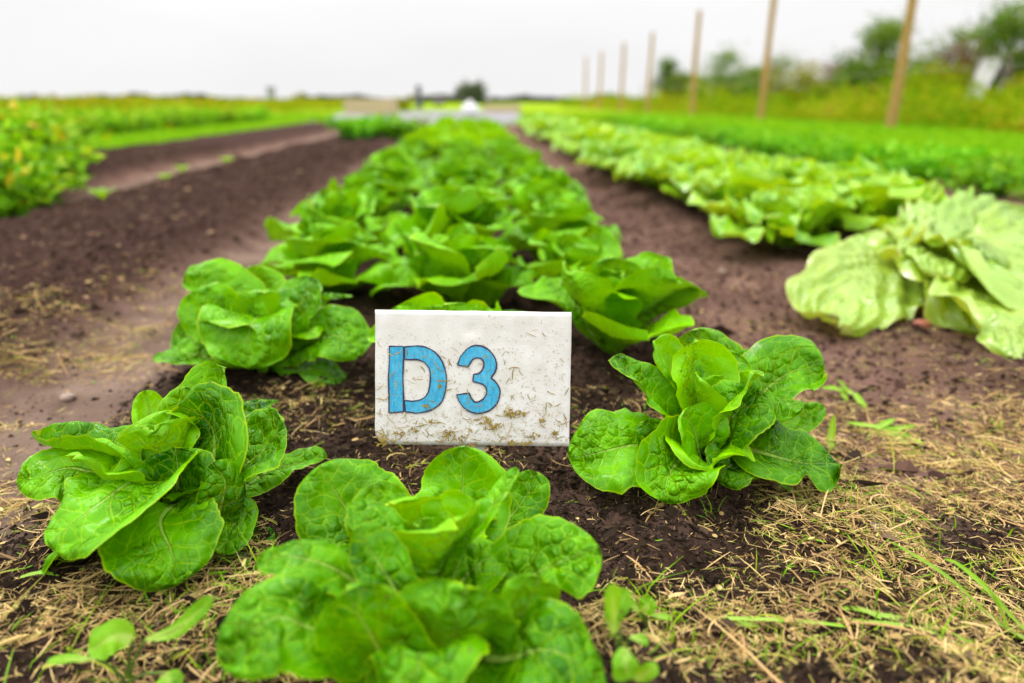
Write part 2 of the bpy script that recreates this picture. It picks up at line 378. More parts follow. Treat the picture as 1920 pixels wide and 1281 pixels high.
# ------------------------------------------------------------------ leaves
def leaf(name, mid, hw, nh, mat, parent=None, cup=.5, cupr=None, er=0., ruf=.05, rk=2.4, seed=0, nu=15, nv=20, age_lit=0., prof=(1.0, .48), pet=.15, twist=0., bul=.0016, notch=0., lobes=0., und=.30, pleat=0., vf=0., er2=None):
    """one leaf: a midrib curve, half width hw, upper side nh (one vector or base/tip pair), cup towards the upper side"""
    r = np.random.default_rng(seed)
    c, t, L = catmull(mid, nv, 1.5)
    T = np.gradient(c, t+np.arange(nv)*1e-9, axis=0); T /= np.linalg.norm(T, axis=1)[:, None]+1e-9
    nh = np.asarray(nh, float); nh = np.broadcast_to(nh, (2, 3)) if nh.ndim == 1 else nh
    N = nh[0]*(1-t)[:, None]+nh[1]*t[:, None]
    N = N-(N*T).sum(1)[:, None]*T; nn = np.linalg.norm(N, axis=1)[:, None]; N = N/np.maximum(nn, 1e-4)
    S = np.cross(T, N)
    if twist:
        a = (twist*t)[:, None]; S, N = S*np.cos(a)+N*np.sin(a), N*np.cos(a)-S*np.sin(a)
    a_, b_ = prof; x = np.clip(t, 1e-5, 1-1e-5); pk = a_/(a_+b_)
    w = (x**a_)*((1-x)**b_)/(pk**a_*(1-pk)**b_)
    w = hw*(pet*(1-t)**1.0*sstep(1.0, .8, t)+w*(1-pet*(1-t)))
    h = (nu-1)//2; uu = np.linspace(0, 1, h+1)
    cols = []; cu = [cup, cup if cupr is None else cupr]
    offs = r.random(8)*40
    for s in (0, 1):
        sg = -1 if s == 0 else 1
        cc = cu[s]*(1.25-.5*t)
        ang = vf*sstep(0, .1, uu)[None]*sstep(1., .5, t)[:, None]+cc[:, None]*uu[None]+(er if (s == 0 or er2 is None) else er2)*sstep(.5, 1., uu)[None]*(.4+.9*vnoise(t*2.5+offs[3]+s*11, 0*t)[:, None]+.45)
        du = 1/h
        cx = np.concatenate([np.zeros((nv, 1)), np.cumsum(np.cos((ang[:, 1:]+ang[:, :-1])/2)*du, 1)], 1)
        cz = np.concatenate([np.zeros((nv, 1)), np.cumsum(np.sin((ang[:, 1:]+ang[:, :-1])/2)*du, 1)], 1)
        wn = w*(1+.30*vnoise(t*4+offs[0]+s*9, 0*t+offs[1])+.10*vnoise(t*15+offs[2]+s*5, 0*t)+.05*vnoise(t*45+offs[2]+s*5, 0*t)+lobes*np.abs(np.sin(t*pi*6+offs[3]))*sstep(.2, .5, t))
        if notch and s == 1: wn = wn*(1-notch*np.exp(-((t-.72)/.06)**2))
        px = sg*cx*wn[:, None]; pz = cz*wn[:, None]
        rz = ruf*hw*(uu[None]**1.8)*(np.sin(2*pi*(rk*t[:, None]+offs[4]+s*.37)+uu[None]*1.2)+.9*vnoise(t[:, None]*rk*3+offs[5]+s*13, uu[None]*2+offs[6])*2)*sstep(.05, .35, t)[:, None]
        if pleat: rz = rz + pleat*hw*np.sin((t[:, None]*1.4-uu[None]*.55)*2*pi*5+offs[1])*sstep(.05, .3, uu)[None]*sstep(.1, .3, t)[:, None]
        rz = rz + hw*und*vnoise(t[:, None]*3.2+offs[6]+s*.0, sg*uu[None]*1.8+offs[7]+9)*sstep(0, .3, t)[:, None]
        rz = rz + bul*2*fbm(px/.011+offs[2]*3, (t*L)[:, None]/.011+offs[3]+0*px, 1., 2)*sstep(0, .25, uu)[None]*sstep(.1, .3, t)[:, None]
        p = c[:, None]+S[:, None]*px[..., None]+N[:, None]*(pz+rz)[..., None]
        cols.append((p, px, uu))
    p = np.concatenate([cols[0][0][:, ::-1], cols[1][0][:, 1:]], 1)
    mx_ = np.concatenate([cols[0][1][:, ::-1], cols[1][1][:, 1:]], 1)
    e = np.concatenate([uu[::-1], uu[1:]])[None].repeat(nv, 0)
    e = np.maximum(e, sstep(.97, 1., t)[:, None])
    k = p.shape[1]
    co = np.stack([mx_, (t*L)[:, None]+0*mx_, t[:, None]+0*mx_], -1).reshape(-1, 3)
    qq = np.stack([e, 0*e+age_lit, 0*e+(seed % 97)*.37], -1).reshape(-1, 3)
    i, j = np.meshgrid(np.arange(nv-1), np.arange(k-1), indexing='ij')
    f = np.stack([i*k+j, i*k+j+1, (i+1)*k+j+1, (i+1)*k+j], -1).reshape(-1, 4)
    if name is None: return p.reshape(-1, 3), f, co, qq
    o = mesh_obj(name, p.reshape(-1, 3), f, mat, parent, vec=dict(leafco=co, leafq=qq)); return o

def arc_mid(az, r0, e0, e1, L, z0=0., n=6, pw=1.3):
    s = np.linspace(0, 1, n); el = e0+(e1-e0)*s**pw
    ds = L/(n-1); rr = r0+np.concatenate([[0], np.cumsum(np.cos((el[1:]+el[:-1])/2)*ds)]); zz = z0+np.concatenate([[0], np.cumsum(np.sin((el[1:]+el[:-1])/2)*ds)])
    return np.stack([rr*cos(az), rr*sin(az), zz], 1)
def lettuce_leaves(seed, n=19, size=1., flat=0.):
    """leaf settings of one romaine head, inner leaves first"""
    r = np.random.default_rng(seed); out = []; a0 = r.random()*6.28
    for i in range(n):
        g = i/(n-1); az = a0+i*2.39996+r.normal(0, .18)
        L = size*(.085+.085*g**.7)*(1+r.normal(0, .07))
        e0 = R(88-22*g-26*max(0, g-.7)/.3+r.normal(0, 6)); e1 = R(88-50*g**1.5-38*max(0, g-.7)/.3-25*flat*g+r.normal(0, 17)); L *= 1-.14*max(0, g-.7)/.3
        hw = size*(.034+.047*g**.6)*(1+r.normal(0, .1))
        m = arc_mid(az, .004+.014*g, e0, e1, L, z0=.012*(1-g))
        d = np.array([cos(az), sin(az), 0])
        nb = -d*.9+np.array([0, 0, .45]); nt_ = -d*(.9-.9*g)+np.array([0, 0, .4+.6*g])
        out.append(dict(mid=m, hw=hw, nh=np.array([nb, nt_]), cup=1.3-.55*g+r.normal(0, .25), er=-r.uniform(0, 1.8)*g+.15, er2=-r.uniform(0, 1.8)*g+.15, prof=(.8, .42), vf=.15+.35*r.random(), ruf=.05+.12*g*r.random(), rk=2+2*r.random(),
                        seed=int(r.integers(1e6)), age_lit=max(.12+.35*r.random(), 1-2.6*g), twist=r.normal(0, .25)))  # raised minimum paints light onto outer leaves; the rest is inner-leaf youth
    return out
def merged(specs, nu, nv, mat, name):
    V = []; F = []; CO = []; Q = []; n = 0
    for s in specs:
        v, f, co, q = leaf(None, mat=None, nu=nu, nv=nv, **s); V.append(v); F.append(f+n); CO.append(co); Q.append(q); n += len(v)
    return mesh_obj(name, np.concatenate(V), np.concatenate(F), mat, vec=dict(leafco=np.concatenate(CO), leafq=np.concatenate(Q)))

ORD = ['first', 'second', 'third', 'fourth', 'fifth', 'sixth', 'seventh', 'eighth', 'ninth', 'tenth', 'eleventh', 'twelfth', 'thirteenth', 'fourteenth', 'fifteenth', 'sixteenth', 'seventeenth', 'eighteenth', 'nineteenth', 'twentieth',
       'twenty-first', 'twenty-second', 'twenty-third', 'twenty-fourth', 'twenty-fifth', 'twenty-sixth', 'twenty-seventh', 'twenty-eighth', 'twenty-ninth', 'thirtieth', 'thirty-first', 'thirty-second', 'thirty-third', 'thirty-fourth', 'thirty-fifth', 'thirty-sixth', 'thirty-seventh', 'thirty-eighth', 'thirty-ninth', 'fortieth']
GRP = 'romaine lettuces in the D3 bed'

# --- the four lettuces round the sign, leaf by leaf: midrib as (photo x, photo y, depth behind the plant's middle)
def hero(label, D, specs, seed, res=(33, 44)):
    base = P(*specs['base'], D); base[2] = ground_z(base[0], base[1])-.004
    root = empty('romaine_lettuce', base); tag(root, label, 'lettuce', GRP)
    for i, s in enumerate(specs['leaves']):
        m, w, n = s[:3]; kw = s[3] if len(s) > 3 else {}
        pts = np.array([P(x, y, D+dz) for x, y, dz in m])
        b0 = base+np.array([0, 0, .012])
        pts = np.concatenate([[b0+(pts[0]-b0)*.12], pts]) - base
        nh = np.array([camdir(n), camdir(kw.pop('n2', n))])
        kw.setdefault('ruf', .10); kw.setdefault('cup', .45); kw.setdefault('vf', .22)
        rq = np.random.default_rng(seed*31+i); kw.setdefault('er', -rq.uniform(.2, 1.0)); kw.setdefault('er2', -rq.uniform(.0, 1.3))
        leaf('leaf', pts, w*D/FPX, nh, M['lettuce'], root, seed=seed*100+i, nu=res[0], nv=res[1], **kw)
    for s in lettuce_leaves(seed, specs.get('ncore', 6), specs.get('core', .8)):
        s['mid'] = s['mid']*np.array([.8, .8, specs.get('coreh', 1.15)]) + np.array(specs.get('coreo', (0, 0, 0)))
        s['age_lit'] = 1-.5*random.random()
        leaf('leaf', mat=M['lettuce'], parent=root, name='leaf', nu=21, nv=28, **s) if False else leaf('leaf', s.pop('mid'), s.pop('hw'), s.pop('nh'), M['lettuce'], root, nu=21, nv=28, **s)
    return root

hero('large romaine lettuce left of the white sign, big leaf flopping over dry clippings', .73, dict(base=(330, 1010), core=.68, coreh=1.3, coreo=(-.01, .01, .01), leaves=[
    ([(320, 900, -.01), (262, 905, -.05), (180, 962, -.09), (98, 1030, -.11)], 118, (-.15, .8, .6), dict(cup=.35, cupr=.15, er=-.25, prof=(.8, .5))),
    ([(240, 920, .0), (140, 880, .0), (32, 905, -.02)], 74, (-.3, .55, .8), dict(cup=.3, er=-.5)),
    ([(270, 880, .01), (225, 852, .02), (150, 838, .03), (72, 812, .03)], 86, (.05, 1, .12), dict(cup=1.15, ruf=.03)),
    ([(392, 890, -.01), (402, 838, -.01), (380, 790, 0), (335, 760, .0)], 98, (-.55, .15, .8), dict(cup=.35, er=-.3, ruf=.04)),
    ([(370, 850, .05), (385, 780, .06), (400, 735, .06), (420, 690, .05)], 82, (-.15, .35, .9), dict(cup=.55, cupr=.9, ruf=.05)),
    ([(415, 900, .0), (470, 868, .0), (505, 830, 0), (532, 785, -.01)], 78, (-.65, .35, .6), dict(cup=.95, ruf=.03)),
    ([(330, 945, -.05), (300, 975, -.08), (320, 1030, -.10), (345, 1090, -.11)], 92, (.05, .6, .8), dict(cup=.35, cupr=.2, ruf=.06, n2=(.0, .8, .5))),
    ([(395, 985, -.04), (415, 940, -.055), (420, 900, -.06), (397, 868, -.065)], 50, (.55, .1, .75), dict(cup=-.5, ruf=.04)),
    ([(338, 930, -.02), (335, 870, -.03), (330, 838, -.035)], 78, (.1, .35, .9), dict(cup=.8)),
    ([(440, 930, .05), (520, 880, .08), (612, 852, .10)], 46, (0, 1, .35), dict(cup=.3)),
    ([(410, 1000, -.02), (465, 1015, -.02), (515, 1000, -.01)], 48, (0, .8, .5), dict(cup=.4)),
    ([(235, 975, -.03), (140, 1010, -.05), (80, 1068, -.05)], 52, (0, .9, .25), dict(cup=.2)),
    ([(420, 820, .08), (470, 772, .10), (522, 752, .11)], 32, (0, .9, .4), dict(cup=.5)),
    ([(310, 850, .04), (285, 785, .05), (272, 732, .05)], 40, (.4, .3, .8), dict(cup=.9, age_lit=.8)),
    ([(350, 840, .03), (345, 780, .03), (350, 725, .03)], 46, (0, .3, .9), dict(cup=1.0, age_lit=.7)),
    ([(440, 960, -.02), (430, 1000, -.05), (415, 1040, -.06)], 40, (.3, .6, .6), dict(cup=.5)),
]), 3)
hero('large romaine lettuce right of the white D3 sign, one leaf lying against the sign edge', .84, dict(base=(1320, 915), core=.7, coreh=1.45, leaves=[
    ([(1245, 850, -.03), (1160, 838, -.06), (1066, 862, -.06)], 92, (-.35, .6, .75), dict(cup=.1, er=-.4, prof=(.7, .5))),
    ([(1290, 850, -.05), (1258, 880, -.09), (1242, 942, -.10)], 76, (0, .45, .9), dict(cup=.45, cupr=1.1, prof=(.8, .5), n2=(0, .8, .5))),
    ([(1270, 860, -.03), (1225, 830, -.05), (1205, 790, -.05)], 62, (.5, .2, .8), dict(cup=.8)),
    ([(1345, 830, -.03), (1385, 775, -.06), (1425, 732, -.06)], 72, (-.5, .5, .7), dict(cup=.7, er=-.3)),
    ([(1380, 800, -.02), (1440, 745, -.05), (1505, 772, -.08)], 52, (.2, .85, .5), dict(cup=-.2)),
    ([(1380, 790, .02), (1445, 720, .02), (1500, 690, .02), (1546, 702, .02)], 74, (-.25, .55, .8), dict(cup=.3, cupr=.6)),
    ([(1390, 840, -.03), (1450, 850, -.06), (1575, 876, -.06)], 70, (0, .8, .6), dict(cup=.1, er=-.3, ruf=.12, notch=.5)),
    ([(1420, 810, .05), (1490, 782, .05), (1545, 765, .05)], 50, (0, .8, .5), dict(cup=.3)),
    ([(1312, 770, .06), (1312, 690, .07), (1305, 615, .06)], 84, (0, .4, .9), dict(cup=.45, age_lit=.3)),
    ([(1290, 790, .03), (1258, 705, .02), (1226, 638, .0)], 56, (.5, .4, .7), dict(cup=.6, age_lit=.25)),
    ([(1312, 790, .0), (1330, 725, -.01), (1388, 668, -.01)], 66, (-.15, .45, .9), dict(cup=.6)),
    ([(1262, 800, -.02), (1210, 732, -.02), (1150, 668, -.02)], 52, (.25, .85, .45), dict(cup=.95)),
    ([(1350, 740, .05), (1380, 690, .05), (1405, 655, .05)], 34, (-.2, .7, .6), dict(cup=.8)),
    ([(1395, 895, -.03), (1445, 893, -.04), (1492, 930, -.04)], 32, (0, 1, .25), dict(cup=.2)),
    ([(1370, 870, -.05), (1360, 880, -.07), (1340, 898, -.07)], 46, (.2, .6, .7), dict(cup=.6)),
    ([(1310, 850, -.04), (1300, 800, -.06), (1285, 770, -.07)], 58, (.1, .3, .9), dict(cup=.9)),
]), 5)
hero('nearest romaine lettuce, very large and out of focus in front of the D3 sign', .56, dict(base=(800, 1215), ncore=6, core=.62, coreh=1.2, coreo=(0, .03, .02), leaves=[
    ([(720, 1040, .05), (650, 955, .06), (600, 872, .06)], 118, (.1, .4, .9), dict(cup=.25, cupr=.3, er=-.5, prof=(.8, .5))),
    ([(835, 1040, .06), (865, 940, .08), (872, 836, .08)], 112, (0, .3, .95), dict(cup=.55, cupr=.8, prof=(.9, .5))),
    ([(850, 1090, -.01), (895, 990, .0), (970, 878, .02)], 42, (-.85, .2, .5), dict(cup=.5)),
    ([(920, 1020, .08), (985, 935, .09), (1008, 885, .09)], 66, (-.5, .35, .8), dict(cup=.5)),
    ([(920, 1140, .0), (1010, 1075, .0), (1125, 1030, .0)], 98, (-.15, .75, .65), dict(cup=.25, er=-.2, notch=.5, prof=(.9, .45))),
    ([(745, 1030, .03), (718, 960, .03), (702, 905, .03)], 74, (.15, .35, .9), dict(cup=.7, age_lit=.4)),
    ([(770, 1080, -.02), (715, 1000, -.02), (660, 938, -.01)], 46, (.65, .4, .6), dict(cup=.5)),
    ([(745, 1110, -.05), (702, 1040, -.05), (672, 985, -.05)], 50, (.5, .3, .8), dict(cup=.6)),
    ([(650, 1085, -.03), (570, 1050, -.04), (482, 1045, -.04)], 58, (0, .85, .5), dict(cup=.15, er=-.3)),
    ([(735, 1235, -.05), (690, 1175, -.085), (648, 1104, -.095)], 92, (-.1, .3, .95), dict(cup=.5, prof=(.8, .45))),
    ([(838, 1245, -.05), (855, 1175, -.085), (872, 1098, -.085)], 112, (0, .35, -.9), dict(cup=.65, prof=(.6, .28))),
    ([(925, 1235, -.03), (975, 1170, -.055), (1015, 1085, -.06)], 76, (-.35, .4, -.75), dict(cup=.55, prof=(.7, .35))),
    ([(610, 1185, -.07), (510, 1160, -.09), (415, 1240, -.10)], 92, (-.1, .75, .65), dict(cup=.1, er=-.3)),
    ([(930, 1235, -.06), (1030, 1220, -.09), (1140, 1290, -.10)], 84, (.1, .8, .6), dict(cup=.0, ruf=.12)),
    ([(800, 1240, -.07), (790, 1230, -.11), (770, 1330, -.13)], 90, (0, .7, .7), dict(cup=.1)),
    ([(830, 1070, .03), (838, 1010, .03), (842, 975, .03)], 40, (0, .3, .9), dict(cup=1., age_lit=1.)),
    ([(790, 1080, .03), (770, 1010, .03), (762, 985, .03)], 40, (.2, .3, .9), dict(cup=1., age_lit=1.)),
    ([(870, 1090, .01), (900, 1060, .01), (935, 1030, .02)], 60, (-.3, .5, .8), dict(cup=.5, age_lit=.3)),
]), 8, (33, 40))
hero('romaine lettuce standing behind the big left one, pale leaf tip folded down towards the camera', 1.14, dict(base=(500, 695), core=.9, coreh=1.2, leaves=[
    ([(490, 610, -.04), (472, 620, -.09), (462, 690, -.11)], 84, (.05, .65, .75), dict(cup=.45, prof=(.8, .5))),
    ([(465, 590, .03), (420, 545, .03), (343, 524, .0)], 64, (.2, .6, .75), dict(cup=.6)),
    ([(550, 610, .0), (572, 560, .0), (590, 522, .0)], 58, (-.25, .4, .9), dict(cup=.5)),
    ([(580, 600, .03), (620, 555, .03), (648, 558, .0)], 38, (.2, .9, .3), dict(cup=-.3)),
    ([(575, 640, -.02), (630, 630, -.04), (676, 668, -.05)], 66, (.25, .6, .75), dict(cup=.25)),
    ([(430, 620, -.02), (385, 580, -.03), (352, 552, -.03)], 58, (-.35, .5, .8), dict(cup=.4)),
    ([(405, 675, -.04), (340, 662, -.05), (291, 668, -.05)], 44, (-.1, .85, .5), dict(cup=.3, er=-.3)),
    ([(390, 640, -.01), (360, 630, -.02), (345, 600, -.02)], 52, (-.4, .5, .7), dict(cup=.3)),
    ([(560, 695, -.03), (605, 700, -.04), (648, 712, -.04)], 40, (.1, .9, .4), dict(cup=.3)),
    ([(540, 640, -.05), (548, 610, -.07), (552, 580, -.07)], 42, (.6, .2, .7), dict(cup=-.3)),
    ([(500, 600, .06), (480, 540, .07), (470, 500, .07)], 62, (0, .4, .9), dict(cup=.5, age_lit=.3)),
]), 11, (25, 32))

# --- the rest of the bed
NEARV = [lettuce_leaves(100+i, 22, 1.24) for i in range(7)]
protos = []
for i, sp in enumerate(NEARV):
    root = empty('romaine_lettuce', (0, 0, -50)); tag(root, 'x', 'lettuce', GRP)
    for s in sp:
        s = dict(s); leaf('leaf', s.pop('mid'), s.pop('hw'), s.pop('nh'), M['mid_lettuce'], root, nu=17, nv=22, **s)
    protos.append(root)
FARV = [merged(lettuce_leaves(200+i, 18, 1.24), 7, 9, M['far_lettuce'], 'romaine_lettuce') for i in range(5)]
used_p = [False]*7; used_f = [False]*5
rows = [('left', -.345, [1.53, 1.88, 2.22]), ('middle', -.03, [.99, 1.42, 1.78, 2.12]), ('right', .245, [1.16, 1.50, 1.84, 2.18])]
rr = random.Random(5)
for rn, rx, ys_ in rows:
    first = {'left': 3, 'middle': 2, 'right': 2}[rn]
    ylist = list(ys_)
    while ylist[-1] < 11.5: ylist.append(ylist[-1]+.345+rr.uniform(-.035, .035))
    for k, y in enumerate(ylist):
        x = rx+rr.uniform(-.025, .025); z = float(ground_z(x, y))-.004
        s = rr.choice([.85, .95, 1., 1.05, 1.12])*rr.uniform(.96, 1.04)
        if rn == 'middle' and k == 0: s = .82
        if rn == 'right' and k == 0: s = 1.0
        if y < 5.0:
            i = rr.randrange(7) if k > 1 else (k*2+len(rn)) % 7
            if not used_p[i]: o = protos[i]; used_p[i] = True
            else: o = copy_tree(protos[i])
        else:
            i = rr.randrange(5)
            if not used_f[i]: o = FARV[i]; used_f[i] = True
            else: o = FARV[i].copy(); COL.objects.link(o)
        o.location = (x, y, z); o.rotation_euler = (0, 0, rr.uniform(0, 6.28)); o.scale = (s, s, s*rr.uniform(.95, 1.12))
        lab = '%s romaine lettuce from the front in the %s row of the D3 bed' % (ORD[first-1+k], rn)
        if rn == 'middle' and k == 0: lab = 'romaine lettuce hidden behind the white sign, only a few leaf tips showing'
        tag(o, lab, 'lettuce', GRP)
for u, p in list(zip(used_p, protos))+list(zip(used_f, FARV)):
    if not u:
        for c in list(p.children): bpy.data.objects.remove(c)
        bpy.data.objects.remove(p)

# ------------------------------------------------------------------ the pale spreading lettuces of the next bed
GRP2 = 'pale spreading lettuces in the bed to the right'
def pale_specs(seed, n=15, size=1., flat=.0):
    r = np.random.default_rng(seed); out = []; a0 = r.random()*6.28
    for i in range(n):
        g = i/(n-1); az = a0+i*2.39996+r.normal(0, .2)
        L = size*(.10+.12*g**.7)*(1+r.normal(0, .08)); e0 = R((84-46*g)*(1-flat)+12*flat+r.normal(0, 8)); e1 = R((72-72*g)*(1-flat)-14*flat+r.normal(0, 16))
        hw = size*(.045+.055*g**.6)*(1+r.normal(0, .1)); d = np.array([cos(az), sin(az), 0])
        nb = -d*(.8-.6*flat)+np.array([0, 0, .6]); nt_ = -d*(.8-.8*g)*(1-flat)+np.array([0, 0, .4+.6*g])
        out.append(dict(mid=arc_mid(az, .01+.02*g, e0, e1, L, z0=.01+.02*(1-g)), hw=hw, nh=np.array([nb, nt_]), cup=(.9-.75*g)*(1-flat), er=-.2 if g > .5 else .1, ruf=.13+.08*r.random(), rk=4+3*r.random(),
                        seed=int(r.integers(1e6)), age_lit=max(0, .8-2*g), twist=r.normal(0, .2), prof=(.75, .36), lobes=.16, bul=.003))
    return out
pp = []
for i in range(5):
    root = empty('spreading_lettuce', (0, 0, -50)); tag(root, 'x', 'lettuce', GRP2)
    for s in pale_specs(300+i, 17, 1.2, 0):
        leaf('leaf', s.pop('mid'), s.pop('hw'), s.pop('nh'), M['pale_lettuce'], root, nu=17, nv=22, **s)
    pp.append(root)
flatp = empty('spreading_lettuce', (0, 0, 0)); fx, fy, _ = G(1755, 475, .04); flatp.location = (fx, fy, float(ground_z(fx, fy)))
tag(flatp, 'flattened pale lettuce with big glossy leaves spread on the soil, front of the next bed', 'lettuce', GRP2)
fb = np.array(flatp.location)
for i, (pts, w, n_) in enumerate([
        ([(1715, 492, .07), (1650, 505, .10), (1600, 545, .075), (1575, 610, .03)], .125, (-.15, -.45, .9)),
        ([(1745, 495, .07), (1800, 520, .10), (1840, 570, .08), (1850, 635, .03)], .13, (.1, -.45, .9)),
        ([(1790, 520, .07), (1870, 580, .09), (1915, 635, .06), (1930, 690, .025)], .11, (.1, -.5, .85)),
        ([(1790, 490, .09), (1880, 505, .13), (1960, 545, .10), (2010, 600, .05)], .13, (.3, -.4, .9)),
        ([(1750, 470, .10), (1850, 450, .15), (1950, 455, .14), (2030, 490, .08)], .12, (.2, -.35, .9)),
        ([(1735, 470, .10), (1690, 440, .14), (1640, 435, .13), (1600, 455, .08)], .09, (-.2, -.4, .9)),
        ([(1750, 460, .11), (1780, 420, .16), (1800, 395, .16)], .10, (0, -.4, .9)),
        ([(1760, 465, .11), (1850, 415, .15), (1930, 400, .15)], .10, (.1, -.4, .9)),
        ([(1745, 475, .11), (1760, 485, .15), (1755, 520, .13)], .07, (0, -.5, .8)),
        ([(1770, 475, .11), (1830, 480, .16), (1870, 500, .13)], .08, (.2, -.5, .8))]):
    q = np.array([G(x, y, z) for x, y, z in pts]); q = np.concatenate([[fb+np.array([0, 0, .03])], q])-fb
    leaf('leaf', q, w, np.array(n_), M['flat_lettuce'], flatp, cup=.0, er=-.2, ruf=.11, rk=8, seed=900+i, nu=41, nv=54, prof=(.62, .33), lobes=.22, bul=.0035, und=.08, pleat=.07, vf=.06)
pf = [merged(pale_specs(330+i, 15, 1.2, 0), 7, 9, M['pale_lettuce'], 'spreading_lettuce') for i in range(4)]
up, uf = [False]*5, [False]*4
for rn, rx, y0 in [('nearer', 1.0, 2.10), ('farther', 1.36, 2.2)]:
    y = y0; k = 0
    while y < 12:
        x = rx+rr.uniform(-.04, .04); s = rr.uniform(.9, 1.12)
        if y < 5.2:
            i = k % 5
            if not up[i]: o = pp[i]; up[i] = True
            else: o = copy_tree(pp[i])
        else:
            i = rr.randrange(4)
            if not uf[i]: o = pf[i]; uf[i] = True
            else: o = pf[i].copy(); COL.objects.link(o)
        o.location = (x, y, float(ground_z(x, y))-.004); o.rotation_euler = (0, 0, rr.uniform(0, 6.28)); o.scale = (s, s, s*1.05)
        tag(o, '%s pale loose lettuce in the %s row of the bed right of the path' % (ORD[k], rn), 'lettuce', GRP2)
        y += .40+rr.uniform(-.04, .04); k += 1
for u, p in list(zip(up, pp))+list(zip(uf, pf)):
    if not u:
        for c in list(p.children): bpy.data.objects.remove(c)
        bpy.data.objects.remove(p)

# ------------------------------------------------------------------ the D3 sign
def sign_mats():
    m, t = newmat('dirty_white_board'); b = NB(t); g = b.n('TexCoord'); o = g.outputs['Object']
    n1 = b.noise(o, 45, 5); n2 = b.noise(o, 420, 4, .6)
    col = b.mix(b.rng(n1, .3, .75), (.71, .70, .675), (.60, .575, .52))
    sp = b.n('SeparateXYZ'); b.l(o, sp.inputs[0])
    # splash dirt: denser towards the lower edge
    dn = b.noise(o, 150, 5, .7); low = b.rng(sp.outputs['Z'], -.075, .03, .54, .72)
    d = b.rng(b.math('SUBTRACT', dn, low), 0, .06)
    col = b.mix(b.math('MULTIPLY', d, .75), col, (.33, .24, .08))
    corner = b.n('VectorMath', operation='DISTANCE'); b.l(o, corner.inputs[0]); corner.inputs[1].default_value = (-.104, 0, -.073)
    col = b.mix(b.rng(b.math('ADD', corner.outputs['Value'], b.math('MULTIPLY', n1, .012)), .013, .019, .85, 0), col, (.45, .26, .09))
    b.out(b.principled(col, .62, .4, b.bump(b.math('ADD', b.math('MULTIPLY', n2, .5), n1), .55, .0012)).outputs[0]); board = m
    m, t = newmat('blue_marker'); b = NB(t); g = b.n('TexCoord'); o = g.outputs['Object']
    mp = b.n('Mapping'); mp.inputs['Scale'].default_value = (1, 1, .25); mp.inputs['Rotation'].default_value = (0, .25, 0); b.l(o, mp.inputs[0])
    n = b.noise(mp.outputs[0], 380, 4, .6); nn = b.noise(o, 90, 3)
    col = b.mix(b.rng(n, .35, .68), (.018, .29, .52), (.06, .44, .66)); col = b.mix(b.rng(nn, .5, .75, 0, .35), col, (.20, .56, .72))
    b.out(b.principled(col, .5, .4, b.bump(b.noise(o, 420, 4, .6), .5, .0010)).outputs[0]); blue = m
    m, t = newmat('dark_pen_outline'); b = NB(t); b.out(b.principled((.035, .025, .065), .55, .4).outputs[0]); pen = m
    return board, blue, pen
MB_, MBL, MPEN = sign_mats()
W_, H_, TH = .2095, .1450, .0055
cpt = P(887, 709.5, .735)
sign = empty('plant_sign', cpt)
# board faces the camera, leaning back; local x = right, z = up, -y = face
sign.rotation_euler = (R(-15.5), R(.9), -YAW+R(.3))
tag(sign, 'small white board on a stake with D3 painted in blue, splashed with grass clippings', 'sign')
bm_n = 26
def board_mesh():
    n, m_ = 42, 30; xs_ = np.linspace(-W_/2, W_/2, n); zs_ = np.linspace(-H_/2, H_/2, m_)
    X, Z = np.meshgrid(xs_, zs_, indexing='ij')
    e = .00035
    jx = e*fbm(Z*80, X*0+3, 1, 3); jz = e*fbm(X*80, Z*0+7, 1, 3)
    edge_x = sstep(W_/2-.006, W_/2, np.abs(X)); edge_z = sstep(H_/2-.006, H_/2, np.abs(Z))
    X2 = X+jx*edge_x; Z2 = Z+jz*edge_z
    # chipped lower left corner
    dc = np.hypot(X+W_/2, Z+H_/2); pull = np.clip(1-dc/.012, 0, 1); X2 = X2+pull*.004; Z2 = Z2+pull*.0035
    dent = -.0035*np.exp(-((X+.003)**2+(Z-.051)**2)/(2*.004**2)) - .0025*np.exp(-((X-.003)**2+(Z+.043)**2)/(2*.004**2)) + .0018*np.exp(-((X+.002)**2+(Z-.044)**2)/(2*.006**2))
    edge = np.maximum(sstep(W_/2-.002, W_/2, np.abs(X)), sstep(H_/2-.002, H_/2, np.abs(Z)))
    F_ = -TH/2 - dent + .0003*edge + .0004*fbm(X*60, Z*60, 1, 3)
    v = np.concatenate([np.stack([X2, F_, Z2], -1).reshape(-1, 3), np.stack([X2, 0*X+TH/2, Z2], -1).reshape(-1, 3)])
    i, j = np.meshgrid(np.arange(n-1), np.arange(m_-1), indexing='ij'); N0 = n*m_
    f = np.stack([i*m_+j, (i+1)*m_+j, (i+1)*m_+j+1, i*m_+j+1], -1).reshape(-1, 4)
    fb = f[:, ::-1]+N0
    loop = [k*m_ for k in range(n)]+[(n-1)*m_+k for k in range(1, m_)]+[k*m_+m_-1 for k in range(n-2, -1, -1)]+[k for k in range(m_-2, 0, -1)]
    lp = np.array(loop); l2 = np.roll(lp, -1)
    side = np.stack([lp, lp+N0, l2+N0, l2], -1)
    return v, np.concatenate([f, fb, side])
bv, bf = board_mesh(); board = mesh_obj('board', bv, bf, MB_, sign)
def zl(p):                       # enlarged-photo coordinates of the board -> board coordinates
    p = np.array(p, float); return np.stack([(p[:, 0]-882.5)/1557*W_, -(p[:, 1]-639)/1080*H_], 1)
